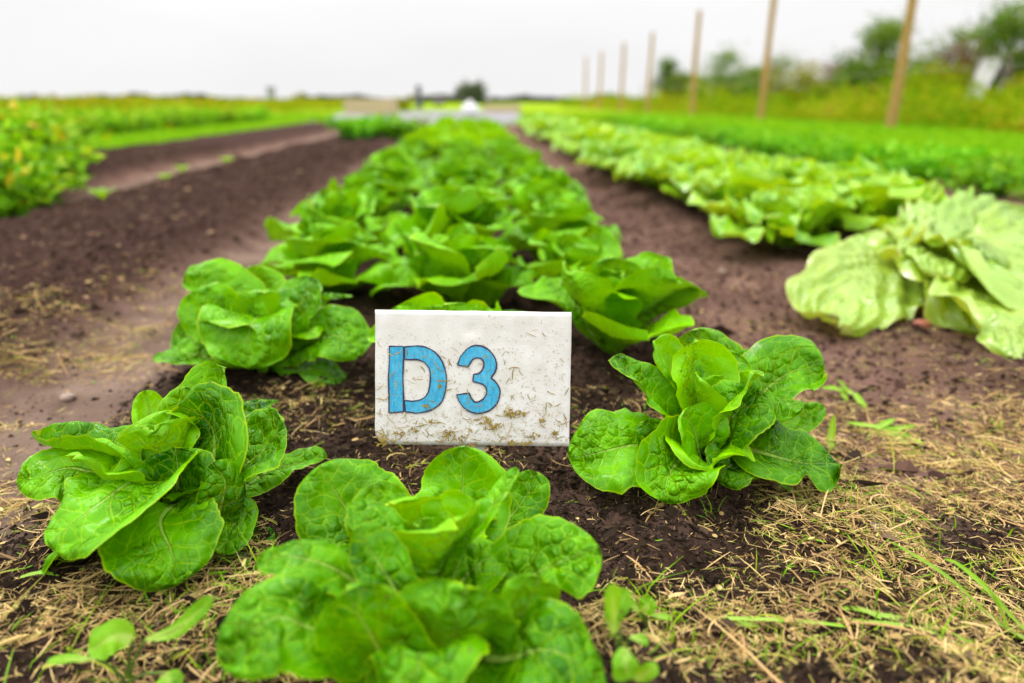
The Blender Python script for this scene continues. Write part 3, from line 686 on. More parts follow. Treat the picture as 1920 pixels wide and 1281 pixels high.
def dens(p, step=.0012, closed=True):
    q = np.concatenate([p, p[:1]]) if closed else p
    L = np.concatenate([[0], np.cumsum(np.linalg.norm(np.diff(q, axis=0), axis=1))]); n = int(L[-1]/step); s = np.linspace(0, L[-1], n, endpoint=not closed)
    return np.stack([np.interp(s, L, q[:, k]) for k in (0, 1)], 1)
STEM = [(218, 388), (330, 386), (330, 500), (326, 640), (332, 780), (333, 910), (216, 922), (216, 780), (211, 640), (218, 500)]
BOWL = [(336, 392), (395, 384), (445, 381), (495, 388), (540, 404), (580, 430), (614, 466), (640, 508), (658, 555), (671, 610), (673, 665), (668, 720), (658, 772), (640, 822), (612, 855), (575, 882), (530, 904), (475, 916), (425, 922), (385, 914), (345, 912), (343, 862), (338, 820), (400, 825), (440, 821), (478, 808), (508, 785), (528, 752), (539, 710), (544, 655), (543, 605), (536, 565), (522, 540), (500, 515), (468, 499), (432, 489), (385, 492), (338, 489)]
THREE = [(760, 530), (768, 500), (783, 462), (805, 432), (832, 402), (862, 382), (898, 371), (940, 374), (975, 386), (1010, 408), (1040, 442), (1060, 478), (1071, 520), (1068, 555), (1056, 588), (1026, 630), (1058, 655), (1082, 685), (1098, 720), (1100, 755), (1093, 795), (1078, 835), (1052, 866), (1015, 895), (970, 912), (920, 918), (880, 910), (845, 896), (815, 875), (790, 845), (770, 815), (753, 768), (800, 762), (855, 755), (868, 790), (888, 818), (905, 828), (935, 822), (965, 802), (985, 775), (996, 742), (986, 705), (962, 682), (930, 672), (882, 660), (888, 603), (925, 598), (948, 580), (964, 552), (970, 515), (960, 488), (940, 474), (908, 470), (880, 482), (862, 512), (840, 545)]
import bmesh
from mathutils.geometry import tessellate_polygon
from mathutils import Vector
def letter(name, polys, parent):
    parts = []; outs = []
    for k, pl in enumerate(polys):
        p = dens(zl(pl)); p = p+.00022*np.stack([vnoise(p[:, 0]*900, p[:, 1]*900), vnoise(p[:, 0]*900+50, p[:, 1]*900+9)], 1)
        tri = tessellate_polygon([[Vector((a, c, 0)) for a, c in p]])
        v = np.stack([p[:, 0], np.full(len(p), -TH/2-.0009), p[:, 1]], 1)
        parts.append((v, np.array([list(t) for t in tri])))
        q = np.concatenate([p, p[:1]]); n = len(p)
        d = np.roll(p, -1, 0)-np.roll(p, 1, 0); d /= np.linalg.norm(d, axis=1)[:, None]+1e-9; nn = np.stack([-d[:, 1], d[:, 0]], 1)
        hw = (.00072+.0005*vnoise(np.arange(n)*.12, np.full(n, k*7.1)))[:, None]
        a = p+nn*hw; c = p-nn*hw; y = -TH/2-.0013
        v = np.concatenate([np.stack([a[:, 0], np.full(n, y), a[:, 1]], 1), np.stack([c[:, 0], np.full(n, y), c[:, 1]], 1)])
        i = np.arange(n); j = (i+1) % n
        outs.append((v, np.stack([i, i+n, j+n, j], 1)))
    v, f = join(parts); fill = mesh_obj(name, v, f, MBL, parent, smooth=False)
    v, f = join(outs); mesh_obj('outline', v, f, MPEN, fill, smooth=False)
    return fill
letter('letter', [STEM, BOWL], sign)['label'] = 'blue hand-painted capital D with dark outline'
letter('numeral', [THREE], sign)['label'] = 'blue hand-painted figure 3 with dark outline'
sv, sf = boxmesh(-.0125, .0135, TH/2+.0002, TH/2+.012, -.235, -.01)
mesh_obj('stake', sv, sf, noisy('stake_wood', (.30, .28, .20), (.55, .53, .46), 60, .8, .4, .002), sign, smooth=False)

def ribbons(x, y, z, head, pitch, L, w, curv, seg=4, arch=0., roll=None, r=rng, taper=.6):
    """n curved strips lying at points; returns verts, quads"""
    n = len(x); s = np.linspace(-.5, .5, seg+1)[None]
    a = head[:, None]+curv[:, None]*s
    ds = L[:, None]/seg
    dx = np.cos(a); dy = np.sin(a)
    X = x[:, None]+np.cumsum(dx*ds, 1)-np.mean(np.cumsum(dx*ds, 1), 1)[:, None]
    Y = y[:, None]+np.cumsum(dy*ds, 1)-np.mean(np.cumsum(dy*ds, 1), 1)[:, None]
    Z = z[:, None]+L[:, None]*(s*np.sin(pitch)[:, None])
    if np.ndim(arch): Z = Z+arch[:, None]*(1-4*s**2)
    ww = w[:, None]*(1-taper*np.abs(s*2)**2)*.5
    ro = (np.zeros(n) if roll is None else roll)[:, None]
    sx = -np.sin(a)*np.cos(ro); sy = np.cos(a)*np.cos(ro); sz = np.sin(ro)+0*a
    V = np.stack([np.stack([X-sx*ww, Y-sy*ww, Z-sz*ww], -1), np.stack([X+sx*ww, Y+sy*ww, Z+sz*ww], -1)], 2)   # n,seg+1,2,3
    V = V.reshape(-1, 3)
    k = (seg+1)*2; i = np.arange(n)[:, None]*k; j = np.arange(seg)[None]*2
    F = np.stack([i+j, i+j+1, i+j+3, i+j+2], -1).reshape(-1, 4)
    return V, F, np.repeat(np.arange(n), k)

# clippings splashed on the board
r = np.random.default_rng(21); n = 1500
sx = r.uniform(-W_/2+.003, W_/2-.003, n); sz = -H_/2+.002+(H_-.006)*r.beta(.8, 1.4, n)*np.where(sx > 0, 1, .85)
big = r.random(n) < .10
L = np.where(big, r.uniform(.004, .013, n), r.uniform(.0005, .0028, n)); w = np.where(big, r.uniform(.0004, .0012, n), r.uniform(.0002, .0007, n))
v, f, idx = ribbons(sx, sz, np.full(n, TH/2+.0016), r.uniform(0, 6.28, n), r.normal(0, .06, n), L, w, r.normal(0, .7, n), 3, r=r)
v = np.stack([v[:, 0], -v[:, 2], v[:, 1]], 1)
bl = []; 
for bx, bz, br in [(.046, -.037, .0075), (.0405, -.0365, .006), (.052, -.037, .004), (-.026, -.062, .0068), (-.026, -.058, .005), (-.014, -.065, .0056), (.03, -.05, .004), (.088, -.058, .004), (.066, -.061, .005), (-.062, -.056, .004), (-.08, -.06, .004), (-.05, -.03, .002), (.02, -.052, .006), (.044, -.069, .0045), (.058, -.068, .004), (.012, -.045, .0075), (.0, -.0715, .0035), (-.043, -.046, .003), (-.094, -.066, .005), (-.098, -.070, .006), (.075, -.044, .003), (-.036, -.0085, .0022)]:
    for _ in range(int(5+(br*520)**2*r.uniform(.5, 1.8))):
        a = r.uniform(0, 6.28); q = br*math.sqrt(r.random())*.8
        bl.append((bx+q*cos(a)*1.5, bz+q*sin(a)*.8))
bl = np.array(bl); n2 = len(bl)
v2, f2, idx2 = ribbons(bl[:, 0], bl[:, 1], np.full(n2, TH/2+.0019)+r.uniform(0, .0012, n2), r.uniform(0, 6.28, n2), r.normal(0, .15, n2), r.uniform(.001, .006, n2), r.uniform(.0006, .002, n2), r.normal(0, 1.5, n2), 3, r=r)
v2 = np.stack([v2[:, 0], -v2[:, 2], v2[:, 1]], 1)
tint = np.concatenate([np.where(r.random(n) < .1, .9, r.uniform(.05, .5, n))[idx], r.uniform(.0, .35, n2)[idx2]])
M['fleck'] = tint_mat('dried_clipping_fleck', [(0, (.20, .13, .02)), (.3, (.38, .28, .05)), (.6, (.50, .39, .14)), (.85, (.22, .24, .03)), (1, (.08, .19, .02))], .8, 0, .2)
fl = mesh_obj('stuck_clippings', np.concatenate([v, v2]), np.concatenate([f, f2+len(v)]), M['fleck'], sign, attrs=dict(tint=tint)); fl['kind'] = 'stuff'

# ------------------------------------------------------------------ soil crumbs, clippings, grass
def in_view(x, y, pad=.40):
    z = 0*x; dx = x; dy = y; dz = -HC
    d = dx*FWD[0]+dy*FWD[1]+dz*FWD[2]; u = (dx*RGT[0]+dy*RGT[1])/d; v = (dx*UPV[0]+dy*UPV[1]+dz*UPV[2])/d
    return (d > .1) & (np.abs(u) < .75+pad) & (v > -.5-pad) & (v < .5)
OCT = np.array([[1, 0, 0], [-1, 0, 0], [0, 1, 0], [0, -1, 0], [0, 0, 1], [0, 0, -1]], float)
OCF = np.array([[0, 2, 4], [2, 1, 4], [1, 3, 4], [3, 0, 4], [2, 0, 5], [1, 2, 5], [3, 1, 5], [0, 3, 5]])
def crumbs(name, x, y, size, tint, mat, r):
    n = len(x); el = r.lognormal(.25, .45, n); hd = r.uniform(0, 3.14, n); v = OCT[None]*size[:, None, None]*(1+r.normal(0, .28, (n, 6, 3)))
    v = v+r.normal(0, .22, (n, 6, 3))*size[:, None, None]; v[:, :, 2] *= .7; v[:, :, 0] *= el[:, None]; v[:, :, 1] /= el[:, None]**.5
    v[:, :, 0], v[:, :, 1] = v[:, :, 0]*np.cos(hd)[:, None]-v[:, :, 1]*np.sin(hd)[:, None], v[:, :, 0]*np.sin(hd)[:, None]+v[:, :, 1]*np.cos(hd)[:, None]
    z = ground_z(x, y)+size*.25
    v = v+np.stack([x, y, z], 1)[:, None]
    f = (np.arange(n)[:, None, None]*6+OCF[None]).reshape(-1, 3)
    o = mesh_obj(name, v.reshape(-1, 3), f, mat, attrs=dict(tint=np.repeat(tint, 6)), smooth=False); return o
r = np.random.default_rng(31)
n = 190000; x = r.uniform(-.75, .95, n); y = r.uniform(.2, 1.6, n); k = in_view(x, y) & (r.random(n) < .05+.95*np.clip(bed_mask(x)+(y < .7)*(x > -.45), 0, 1)) & (r.random(n) < np.clip(1.3-.6*y, .2, 1)); x, y = x[k], y[k]
tag(crumbs('soil_crumbs', x, y, np.abs(r.lognormal(-6.5, .55, len(x))), np.clip(r.beta(1.3, 2.2, len(x)), 0, 1), M['crumb'], r), 'dark crumbly soil crumbs strewn over the lettuce bed', 'soil', kind='stuff')
n = 70000; x = r.uniform(-3.4, -.66, n); y = r.uniform(.7, 7, n)**1.; a, c, d = soilbeds(x, y); k = in_view(x, y) & (r.random(n) < (a+c)); x, y = x[k], y[k]
tag(crumbs('bed_crumbs', x, y, np.abs(r.lognormal(-5.75, .5, len(x))), np.clip(r.beta(1.5, 2.4, len(x))+(r.random(len(x)) < .02), 0, 1), M['bed_crumb'], r), 'loose brown crumbs on the bare raised soil beds', 'soil', kind='stuff')
n = 40000; x = r.uniform(.4, 2.2, n); y = r.uniform(.7, 5, n); k = in_view(x, y); x, y = x[k], y[k]
tag(crumbs('path_crumbs', x, y, np.abs(r.lognormal(-5.9, .5, len(x))), np.clip(r.beta(1.5, 1.8, len(x)), 0, 1), M['bed_crumb'], r), 'small crumbs and bits on the trodden soil path', 'soil', kind='stuff')

def blob(x, y, px, py, rx, ry, z=.02):
    g = G(px, py, z); return np.exp(-(((x-g[0])/rx)**2+((y-g[1])/ry)**2))
def straw_density(x, y):
    d = 1.0*blob(x, y, 1700, 1000, .22, .13)+1.0*blob(x, y, 1500, 1080, .10, .06)+.9*blob(x, y, 1850, 1150, .15, .10)+.8*blob(x, y, 1450, 1230, .12, .05)+.55*blob(x, y, 1750, 830, .25, .14)
    d = d+1.1*blob(x, y, 60, 1230, .10, .07)+1.0*blob(x, y, 30, 960, .10, .10)+.8*blob(x, y, 300, 1150, .14, .06)+.8*blob(x, y, 180, 1270, .12, .05)+.5*blob(x, y, 420, 1100, .07, .04)+.6*blob(x, y, 1150, 1200, .06, .05)
    d = d+.16*((y > .3)*(y < 1.0))+.06*(x > .4)+.22*blob(x, y, 110, 660, .16, .14)+.10*blob(x, y, 130, 640, .3, .25)+.25*blob(x, y, 430, 460, .25, .3)+.12*blob(x, y, 640, 780, .1, .08)+.45*blob(x, y, 260, 560, .12, .18)+.4*blob(x, y, 420, 470, .12, .3)+.35*blob(x, y, 540, 400, .12, .4)+.35*blob(x, y, 30, 700, .1, .1)
    d = d*np.clip(.95+2.2*fbm(x, y, .09, 3), .08, 2)
    d = d*(1-.85*blob(x, y, 1180, 1030, .10, .08))*(1-.8*blob(x, y, 60, 1130, .07, .035))*(1-.6*blob(x, y, 1330, 1100, .06, .05))
    return d
def scatter_straw(name, n, ymin, ymax, Lr, wr, label, seed, mixg=.14, lift=.006):
    r = np.random.default_rng(seed); x = r.uniform(-1.1, 1.5, n); y = r.uniform(ymin, ymax, n)
    k = in_view(x, y) & (r.random(n) < straw_density(x, y)); x, y = x[k], y[k]; n = len(x)
    L = np.clip(r.lognormal(math.log(Lr), .55, n), .006, .16); w = r.uniform(*wr, n)
    dens_ = np.clip(straw_density(x, y), 0, 1.5)
    z = ground_z(x, y)+.0015+r.random(n)**1.5*lift*(.3+dens_)
    v, f, idx = ribbons(x, y, z, r.normal(.2, 1.3, n), r.normal(0, .10, n), L, w, np.where(r.random(n) < .2, r.normal(0, 1.3, n), r.normal(0, .3, n)), 5, arch=np.abs(r.normal(0, .03, n))*L, roll=r.normal(0, .6, n), r=r)
    t = np.where(r.random(n) < mixg, r.uniform(.78, 1, n), np.clip(r.normal(.40, .22, n), 0, .75))
    return tag(mesh_obj(name, v, f, M['straw'], attrs=dict(tint=t[idx])), label, 'dry grass', kind='stuff')
scatter_straw('fine_clippings', 330000, .22, 1.5, .010, (.0003, .0012), 'fine dry grass clippings scattered round the lettuces', 41, .13, .004)
scatter_straw('straw', 26000, .22, 1.9, .036, (.0005, .0022), 'long dry straw stalks lying over the soil', 42, .16, .008)
scatter_straw('chaff', 12000, .22, 1.9, .010, (.0014, .0048), 'broad papery dead leaf bits among the clippings', 43, .08, .004)

# ------------------------------------------------------------------ plants and things round the bed
def ray(px, Y, py=200):                       # world x of a photo column at distance Y
    d = FWD+RGT*(px-960)/FPX+UPV*(640.5-py)/FPX; return d[0]/d[1]*Y
def hgt(py, Y, px=960):                       # height of a photo row at distance Y
    d = FWD+RGT*(px-960)/FPX+UPV*(640.5-py)/FPX; return HC+d[2]/d[1]*Y
def leafcloud(c, size, r, up=.5, asp=.55, fold=.25):
    """one small folded leaf at each centre"""
    n = len(c); d = r.normal(0, 1, (n, 3)); d[:, 2] = d[:, 2]*.6; d /= np.linalg.norm(d, axis=1)[:, None]
    nn = r.normal(0, 1, (n, 3))*(1-up)+np.array([0, 0, up]); nn -= (nn*d).sum(1)[:, None]*d; nn /= np.linalg.norm(nn, axis=1)[:, None]+1e-9
    s = np.cross(d, nn); L = size[:, None]; h = nn*fold*L
    v = np.stack([c-d*L*.5, c-d*L*.1+s*L*asp*.5+h*.5, c+d*L*.28+s*L*asp*.38+h*.3, c+d*L*.5-nn*L*.08, c+d*L*.28-s*L*asp*.38+h*.3, c-d*L*.1-s*L*asp*.5+h*.5], 1)
    b = np.arange(n)[:, None]*6
    f = np.concatenate([b+np.array([[0, 1, 2, 3]]), b+np.array([[0, 3, 4, 5]])])
    return v.reshape(-1, 3), f
def bush(name, R_, H, n, size, mat, seed, stems=7, upright=.6):
    """leafy plant: stems from the ground carrying leaf clumps; returns the Empty"""
    r = np.random.default_rng(seed); root = empty(name); T = []
    C = []
    for k in range(stems):
        az = r.uniform(0, 6.28); rr_ = R_*math.sqrt(r.random()); h = H*(1-.35*(rr_/R_)**2)*r.uniform(.7, 1.05)
        p = np.array([[0, 0, 0], [rr_*.35*cos(az), rr_*.35*sin(az), h*.5], [rr_*cos(az), rr_*sin(az), h*.92]])
        p, _, _ = catmull(p, 6); T.append(tube(p, np.linspace(.006, .002, 6)*H/.4, 5))
        m = n//stems; t = r.random(m)**.6; q = np.stack([np.interp(t, np.linspace(0, 1, 6), p[:, i]) for i in range(3)], 1)
        C.append(q+r.normal(0, 1, (m, 3))*np.array([R_*.28, R_*.28, H*.10]))
    C = np.concatenate(C); C[:, 2] = np.abs(C[:, 2])+.01
    sz = size*r.uniform(.6, 1.25, len(C)); v, f = leafcloud(C, sz, r, upright)
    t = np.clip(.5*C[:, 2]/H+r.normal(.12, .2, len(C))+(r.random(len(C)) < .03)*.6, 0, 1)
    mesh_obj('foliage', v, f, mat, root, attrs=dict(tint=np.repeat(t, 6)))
    v, f = join(T); mesh_obj('stems', v, f, M['stem'], root, attrs=dict(tint=np.full(len(v), .5)))
    return root
def place(protos, spots, labels, cat, group):
    used = [False]*len(protos)
    for k, (x, y, s) in enumerate(spots):
        i = k % len(protos)
        if used[i]: o = copy_tree(protos[i])
        else: o = protos[i]; used[i] = True
        o.location = (x, y, float(ground_z(x, y))-.005); o.rotation_euler = (0, 0, rr.uniform(0, 6.28)); o.scale = (s, s, s*rr.uniform(.92, 1.08))
        tag(o, labels(k), cat, group)

# bushy crop at the left edge
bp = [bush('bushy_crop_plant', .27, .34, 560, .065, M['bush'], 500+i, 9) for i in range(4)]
sp_ = [(ray(px, y, 300), y, sc2) for px, y, sc2 in [(62, 3.75, 1.08), (20, 3.4, 1.1), (-40, 3.1, 1.05), (45, 4.3, 1.1), (0, 3.9, 1.1), (-60, 3.5, 1.1), (60, 5.0, 1.), (0, 4.6, 1.1), (-70, 4.2, 1.), (-90, 2.9, 1.)]]
NM = ['row nearest the bare soil', 'middle row', 'back row']
pos_ = [0, 1, 2, 0, 1, 2, 0, 1, 2, 3]; rw_ = [0, 0, 0, 1, 1, 1, 2, 2, 2, 0]
place(bp, sp_, lambda k: '%s bushy green crop plant at the bed end, %s' % (ORD[pos_[k]], NM[rw_[k]]), 'crop plant', 'bushy crop at the left edge')
# darker crop row behind, then along the field
dp = [bush('leafy_crop_plant', .30, .38, 420, .075, M['bush'], 520+i, 8) for i in range(3)]
spots = []
for rx in (-4.9, -5.9):
    y = 5.2
    while y < 17: spots.append((rx+rr.uniform(-.08, .08), y, rr.uniform(.9, 1.15))); y += .62
n1_ = len([s for s in spots if s[0] > -5.4])
place(dp, spots, lambda k: '%s leafy plant in the %s crop row beyond the bare beds' % (ORD[k if k < n1_ else k-n1_], 'front' if k < n1_ else 'second'), 'crop plant', 'crop rows beyond the bare soil')
# clumps at the far end of the near soil bed
cp = [bush('leafy_clump', .26, .24, 260, .08, M['darkgreen'], 540+i, 7) for i in range(2)]
place(cp, [(*G(px, py, .1)[:2], 1.) for px, py in [(668, 262), (700, 255), (735, 256), (765, 250), (700, 247)]], lambda k: '%s green leafy clump at the far end of the bare soil bed' % ORD[k], 'crop plant', 'clumps at the end of the soil bed')
# darker rows on the right
rp = [bush('parsley_like_plant', .25, .19, 380, .06, M['darkgreen'], 560+i, 10) for i in range(3)]
spots = []
for rx in (2.75, 3.25):
    y = 3.6
    while y < 14: spots.append((rx+rr.uniform(-.06, .06), y, rr.uniform(.9, 1.15))); y += .5
n2_ = len([s for s in spots if s[0] < 3.0])
place(rp, spots, lambda k: '%s dark green leafy plant in the %s row before the grass strip' % (ORD[k if k < n2_ else k-n2_], 'inner' if k < n2_ else 'outer'), 'crop plant', 'dark green rows by the grass')

# grass strip, meadow, field
def blades(name, x, y, h, w, tint, mat, r, lean=.35, label=None, cat='grass'):
    n = len(x); az = r.uniform(0, 6.28, n); ln = np.abs(r.normal(0, lean, n))*h; s = np.linspace(0, 1, 4)[None]
    z0 = ground_z(x, y, False)
    X = x[:, None]+np.cos(az)[:, None]*ln[:, None]*s**2; Y = y[:, None]+np.sin(az)[:, None]*ln[:, None]*s**2; Z = z0[:, None]+h[:, None]*s*(1-.15*s)
    ww = w[:, None]*(1-s**2*.93)*.5; sx = -np.sin(az)[:, None]; sy = np.cos(az)[:, None]
    V = np.stack([np.stack([X-sx*ww, Y-sy*ww, Z], -1), np.stack([X+sx*ww, Y+sy*ww, Z], -1)], 2).reshape(-1, 3)
    i = np.arange(n)[:, None]*8; j = np.arange(3)[None]*2
    F = np.stack([i+j, i+j+1, i+j+3, i+j+2], -1).reshape(-1, 4)
    return tag(mesh_obj(name, V, F, mat, attrs=dict(tint=np.repeat(tint, 8))), label, cat, kind='stuff')
r = np.random.default_rng(61)
n = 66000; y = 1.2+r.random(n)**1.6*26; x = 3.7+r.random(n)*(y*.45+1.5); blades('lawn_grass', x, y, r.uniform(.05, .13, n), r.uniform(.006, .012, n)*(1+y*.12), r.random(n)*.7+.25*fbm(x, y, 1., 2), M['grass'], r, .5, 'bright green grass strip between the crop and the fence')
n = 22000; y = 4.5+r.random(n)**1.5*22; x = -3.5-r.random(n)*(y*.1+.9); blades('verge_grass', x, y, r.uniform(.05, .12, n), r.uniform(.006, .012, n)*(1+y*.12), r.random(n)*.8, M['grass'], r, .5, 'bright green grass edging the bare soil bed on the left')
n = 16000; y = 14.2+r.random(n)*14; x = r.uniform(-7, 7, n); blades('far_grass', x, y, r.uniform(.05, .12, n), r.uniform(.02, .04, n), r.random(n), M['grass'], r, .5, 'grass at the far end of the vegetable beds')
n = 46000; y = 9+r.random(n)**1.4*55; x = 7.7+r.random(n)**1.3*(y*.55+3); hh = np.clip(.65+.5*fbm(x, y, 2.5, 3)*2, .2, 1.5)*r.uniform(.6, 1.15, n)
c = np.stack([x, y, hh*r.random(n)**.7], 1); v, f = leafcloud(c, r.uniform(.06, .13, n)*(1+y*.02), r, .25, .4)
tag(mesh_obj('meadow_weeds', v, f, M['wildweed'], attrs=dict(tint=np.repeat(np.clip(r.normal(.42, .2, n)+.5*fbm(x, y, 3, 2), 0, 1), 6))), 'tall yellow green weeds growing along the fence', 'weeds', kind='stuff')
n = 30000; y = 14+r.random(n)**1.5*70; x = -6.8-r.random(n)*(y*.62-2); hh = r.uniform(.3, .62, n)
c = np.stack([x, y, hh*r.random(n)**.6], 1); v, f = leafcloud(c, r.uniform(.08, .15, n)*(1+y*.02), r, .3, .4)
tag(mesh_obj('field_weeds', v, f, M['wildweed'], attrs=dict(tint=np.repeat(np.clip(r.normal(.3, .2, n)+.35*hh*c[:, 2]/.4, 0, 1), 6))), 'yellow green field crop stretching to the horizon on the left', 'crop', kind='stuff')

# trees and shrubs behind the fence
def tree(name, label, x, y, H, Rc, mat, seed, n=3800, leaf_=.10, zc=.35, group='trees and shrubs behind the fence', cat='tree', conic=0., tint=(.45, .22), limbs=9):
    r = np.random.default_rng(seed); root = empty(name, (x, y, float(ground_z(x, y, False))-.02)); tag(root, label, cat, group)
    T = []; tr_, _, _ = catmull(np.array([[0, 0, 0], [r.normal(0, .03)*H, r.normal(0, .03)*H, H*.4], [r.normal(0, .05)*H, r.normal(0, .05)*H, H*.95]]), 10)
    v, f = tube(tr_, np.linspace(H*.025, H*.004, 10), 7); mesh_obj('trunk', v, f, M['bark'], root, attrs=dict(tint=np.full(len(v), .5)))
    C = []
    for k in range(limbs):
        h = H*(zc*.7+(.93-zc*.7)*(k+.5)/limbs); i = min(9, int(h/H*9.4)); az = k*2.4+r.normal(0, .4); g = (h/H-zc)/(1-zc)
        rad = Rc*(1-conic*max(g, 0))*r.uniform(.65, 1.1)*(1 if g > .1 else .8)*math.sqrt(max(.12, 1-max(0, (g-.45)/.6)**2))
        e = np.array([tr_[i, 0]+rad*cos(az), tr_[i, 1]+rad*sin(az), h+H*.10*r.random()])
        p, _, _ = catmull(np.array([tr_[max(0, i-2)], (tr_[i]+e)/2+np.array([0, 0, H*.01]), e]), 6); T.append(tube(p, np.linspace(H*.010, H*.002, 6), 5))
        for q in range(4):
            s = r.uniform(.4, 1.05); cc = tr_[i]*(1-s)+e*s+r.normal(0, .12, 3)*Rc; m = max(6, int(n/limbs/4*r.uniform(.5, 1.5)))
            C.append(cc+r.normal(0, 1, (m, 3))*np.array([.17, .17, .13])*Rc*r.uniform(.7, 1.3))
    v, f = join(T); mesh_obj('limbs', v, f, M['bark'], root, attrs=dict(tint=np.full(len(v), .4)))
    C = np.concatenate(C); v, f = leafcloud(C, leaf_*r.uniform(.6, 1.3, len(C)), r, .3, .5)
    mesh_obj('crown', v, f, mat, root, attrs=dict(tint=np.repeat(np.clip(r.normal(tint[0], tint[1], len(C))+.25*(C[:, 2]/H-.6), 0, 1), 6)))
    return root
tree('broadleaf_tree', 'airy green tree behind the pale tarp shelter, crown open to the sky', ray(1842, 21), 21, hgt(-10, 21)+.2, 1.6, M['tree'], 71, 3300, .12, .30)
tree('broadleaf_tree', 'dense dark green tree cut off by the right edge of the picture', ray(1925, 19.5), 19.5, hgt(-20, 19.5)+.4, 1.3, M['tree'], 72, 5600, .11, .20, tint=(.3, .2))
tree('broadleaf_tree', 'rounded green shrub tree just behind the nearest fence post', ray(1640, 23), 23, hgt(34, 23), 1.5, M['tree'], 73, 5200, .12, .10, conic=.5)
tree('young_tree', 'dark cone shaped young tree beside the fourth fence post', ray(1242, 38), 38, hgt(108, 38), 1.2, M['tree'], 74, 3200, .13, .04, conic=.7, tint=(.3, .2))
tree('young_tree', 'wispy young tree between the second and third fence posts', ray(1352, 31), 31, hgt(88, 31), 1.7, M['tree'], 75, 2200, .12, .02, conic=.85, tint=(.5, .2))
tree('young_tree', 'low wispy shrub just right of the second fence post', ray(1462, 27), 27, hgt(104, 27), 1.4, M['tree'], 76, 1700, .11, .02, conic=.85, tint=(.5, .2))
tree('shrub', 'yellow green shrub beside the pale tarp shelter at the picture edge', ray(1915, 17), 17, hgt(140, 17), .8, M['wildweed'], 77, 2600, .09, .1, cat='shrub')
for px, y, py, Rr, sd, lb in [(1765, 24, 112, 1.5, 81, 'reddish brown leafless shrub left of the pale tarp shelter'), (1545, 27, 160, 1.3, 82, 'low reddish brown shrub left of the rounded green tree'), (1720, 26, 128, 1.2, 83, 'reddish brown shrub right behind the nearest fence post')]:
    tree('dry_shrub', lb, ray(px, y), y, hgt(py, y), Rr, M['brush'], sd, 2600, .09, .1, group='dry shrubs behind the fence', cat='shrub', limbs=14)
HG = [(1270, 36, 150, 'tree', 'low green bush between the third and fourth fence posts'), (1325, 33, 158, 'wildweed', 'low yellow green bush right of the third fence post'), (1390, 30, 150, 'tree', 'green bush just left of the second fence post'), (1415, 34, 140, 'brush', 'brown bush behind the second fence post'),
      (1500, 26, 150, 'wildweed', 'yellow green bush right of the second fence post'), (1580, 25, 140, 'tree', 'green bush at the left foot of the rounded tree'), (1560, 29, 128, 'brush', 'brown bush behind the rounded tree foot'), (1690, 22, 120, 'tree', 'green bush hidden behind the nearest fence post'),
      (1745, 21, 150, 'wildweed', 'yellow green bush right of the nearest fence post'), (1800, 23, 95, 'brush', 'tall brown bush directly left of the pale tarp shelter'), (1780, 27, 60, 'tree', 'thin green bush top showing above the brown bushes'), (1885, 22, 90, 'wildweed', 'yellow green bush behind the pale tarp shelter')]
for k, (px, y, py, mt, lb) in enumerate(HG):
    tree('hedge_shrub', lb, ray(px, y), y, hgt(py-14, y), 1.25, M[mt], 640+k, 4000, .11, .02, group='shrubs behind the fence', cat='shrub', conic=.2, limbs=14)
tree('broadleaf_tree', 'distant dark rounded tree on the horizon behind the white sack', ray(890, 130), 130, hgt(163, 130)+.3, 2.6, M['haze_tree'], 84, 2600, .5, .2, 'trees on the horizon')
tree('broadleaf_tree', 'small yellow green tree on the left horizon near the grey tower', ray(560, 60), 60, hgt(178, 60), .7, M['wildweed'], 85, 700, .2, .2, 'trees on the horizon')
tree('shrub', 'bright green shrub standing behind the pale crate', ray(757, 30), 30, hgt(186, 30), .5, M['wildweed'], 86, 500, .10, .1, 'trees on the horizon', 'shrub')
for px, sd, hh in [(60, 87, 183), (100, 88, 187), (155, 89, 184)]:
    tree('broadleaf_tree', 'faint distant tree on the far left horizon, %s of three' % {60: 'leftmost', 100: 'middle one', 155: 'rightmost'}[px], ray(px, 160), 160, hgt(hh, 160)+.3, 1.8, M['haze_tree'], sd, 700, .5, .2, 'trees on the horizon')
n = 26000; r = np.random.default_rng(91); a = r.uniform(-.75, .62, n); x = np.sin(a)*300; y = np.cos(a)*300; hh = 1.6+2.2*np.clip(fbm(a*40, a*0+3, 1, 4)+.3, 0, 1)
c = np.stack([x, y, hh*r.random(n)**.7-.3], 1); v, f = leafcloud(c, r.uniform(.6, 1.3, n), r, .3, .6)
tag(mesh_obj('far_treeline', v, f, M['haze_tree'], attrs=dict(tint=np.repeat(r.random(n), 6))), 'low hazy tree line along the horizon', 'trees', kind='stuff')

# fence posts and wires
posts = []
for k, px in enumerate([1676, 1427, 1298, 1214, 1164, 1123, 1096]):
    X = 7.25; Y = X/(ray(px, 1.0)); r = np.random.default_rng(700+k); h = 3.1 if k > 2 else 3.2
    lx, ly = r.normal(0, .035), r.normal(0, .03)
    pts = np.array([[lx*t+.012*sin(5*t+k), ly*t, t*h] for t in np.linspace(0, 1, 9)]); v, f = tube(pts, np.linspace(.082, .066, 9)*(1+.05*r.normal(0, 1, 9)), 12)
    root = empty('fence_post', (X, Y, float(ground_z(X, Y, False))-.05)); mesh_obj('pole', v, f, M['post'], root)
    for hz in (1.0, 1.9, 2.8):
        q = pts[min(8, int(round(hz/h*8)))]
        sv, sf = tube(np.array([[q[0]-.055, q[1]-.02, hz+.02], [q[0]-.075, q[1], hz], [q[0]-.055, q[1]+.02, hz-.02]]), .003, 5); mesh_obj('staple', sv, sf, M['wire'], root)
    tag(root, '%s wooden fence post counted from the near right end of the fence' % ORD[k], 'fence post', 'wooden fence posts'); posts.append((X, Y))
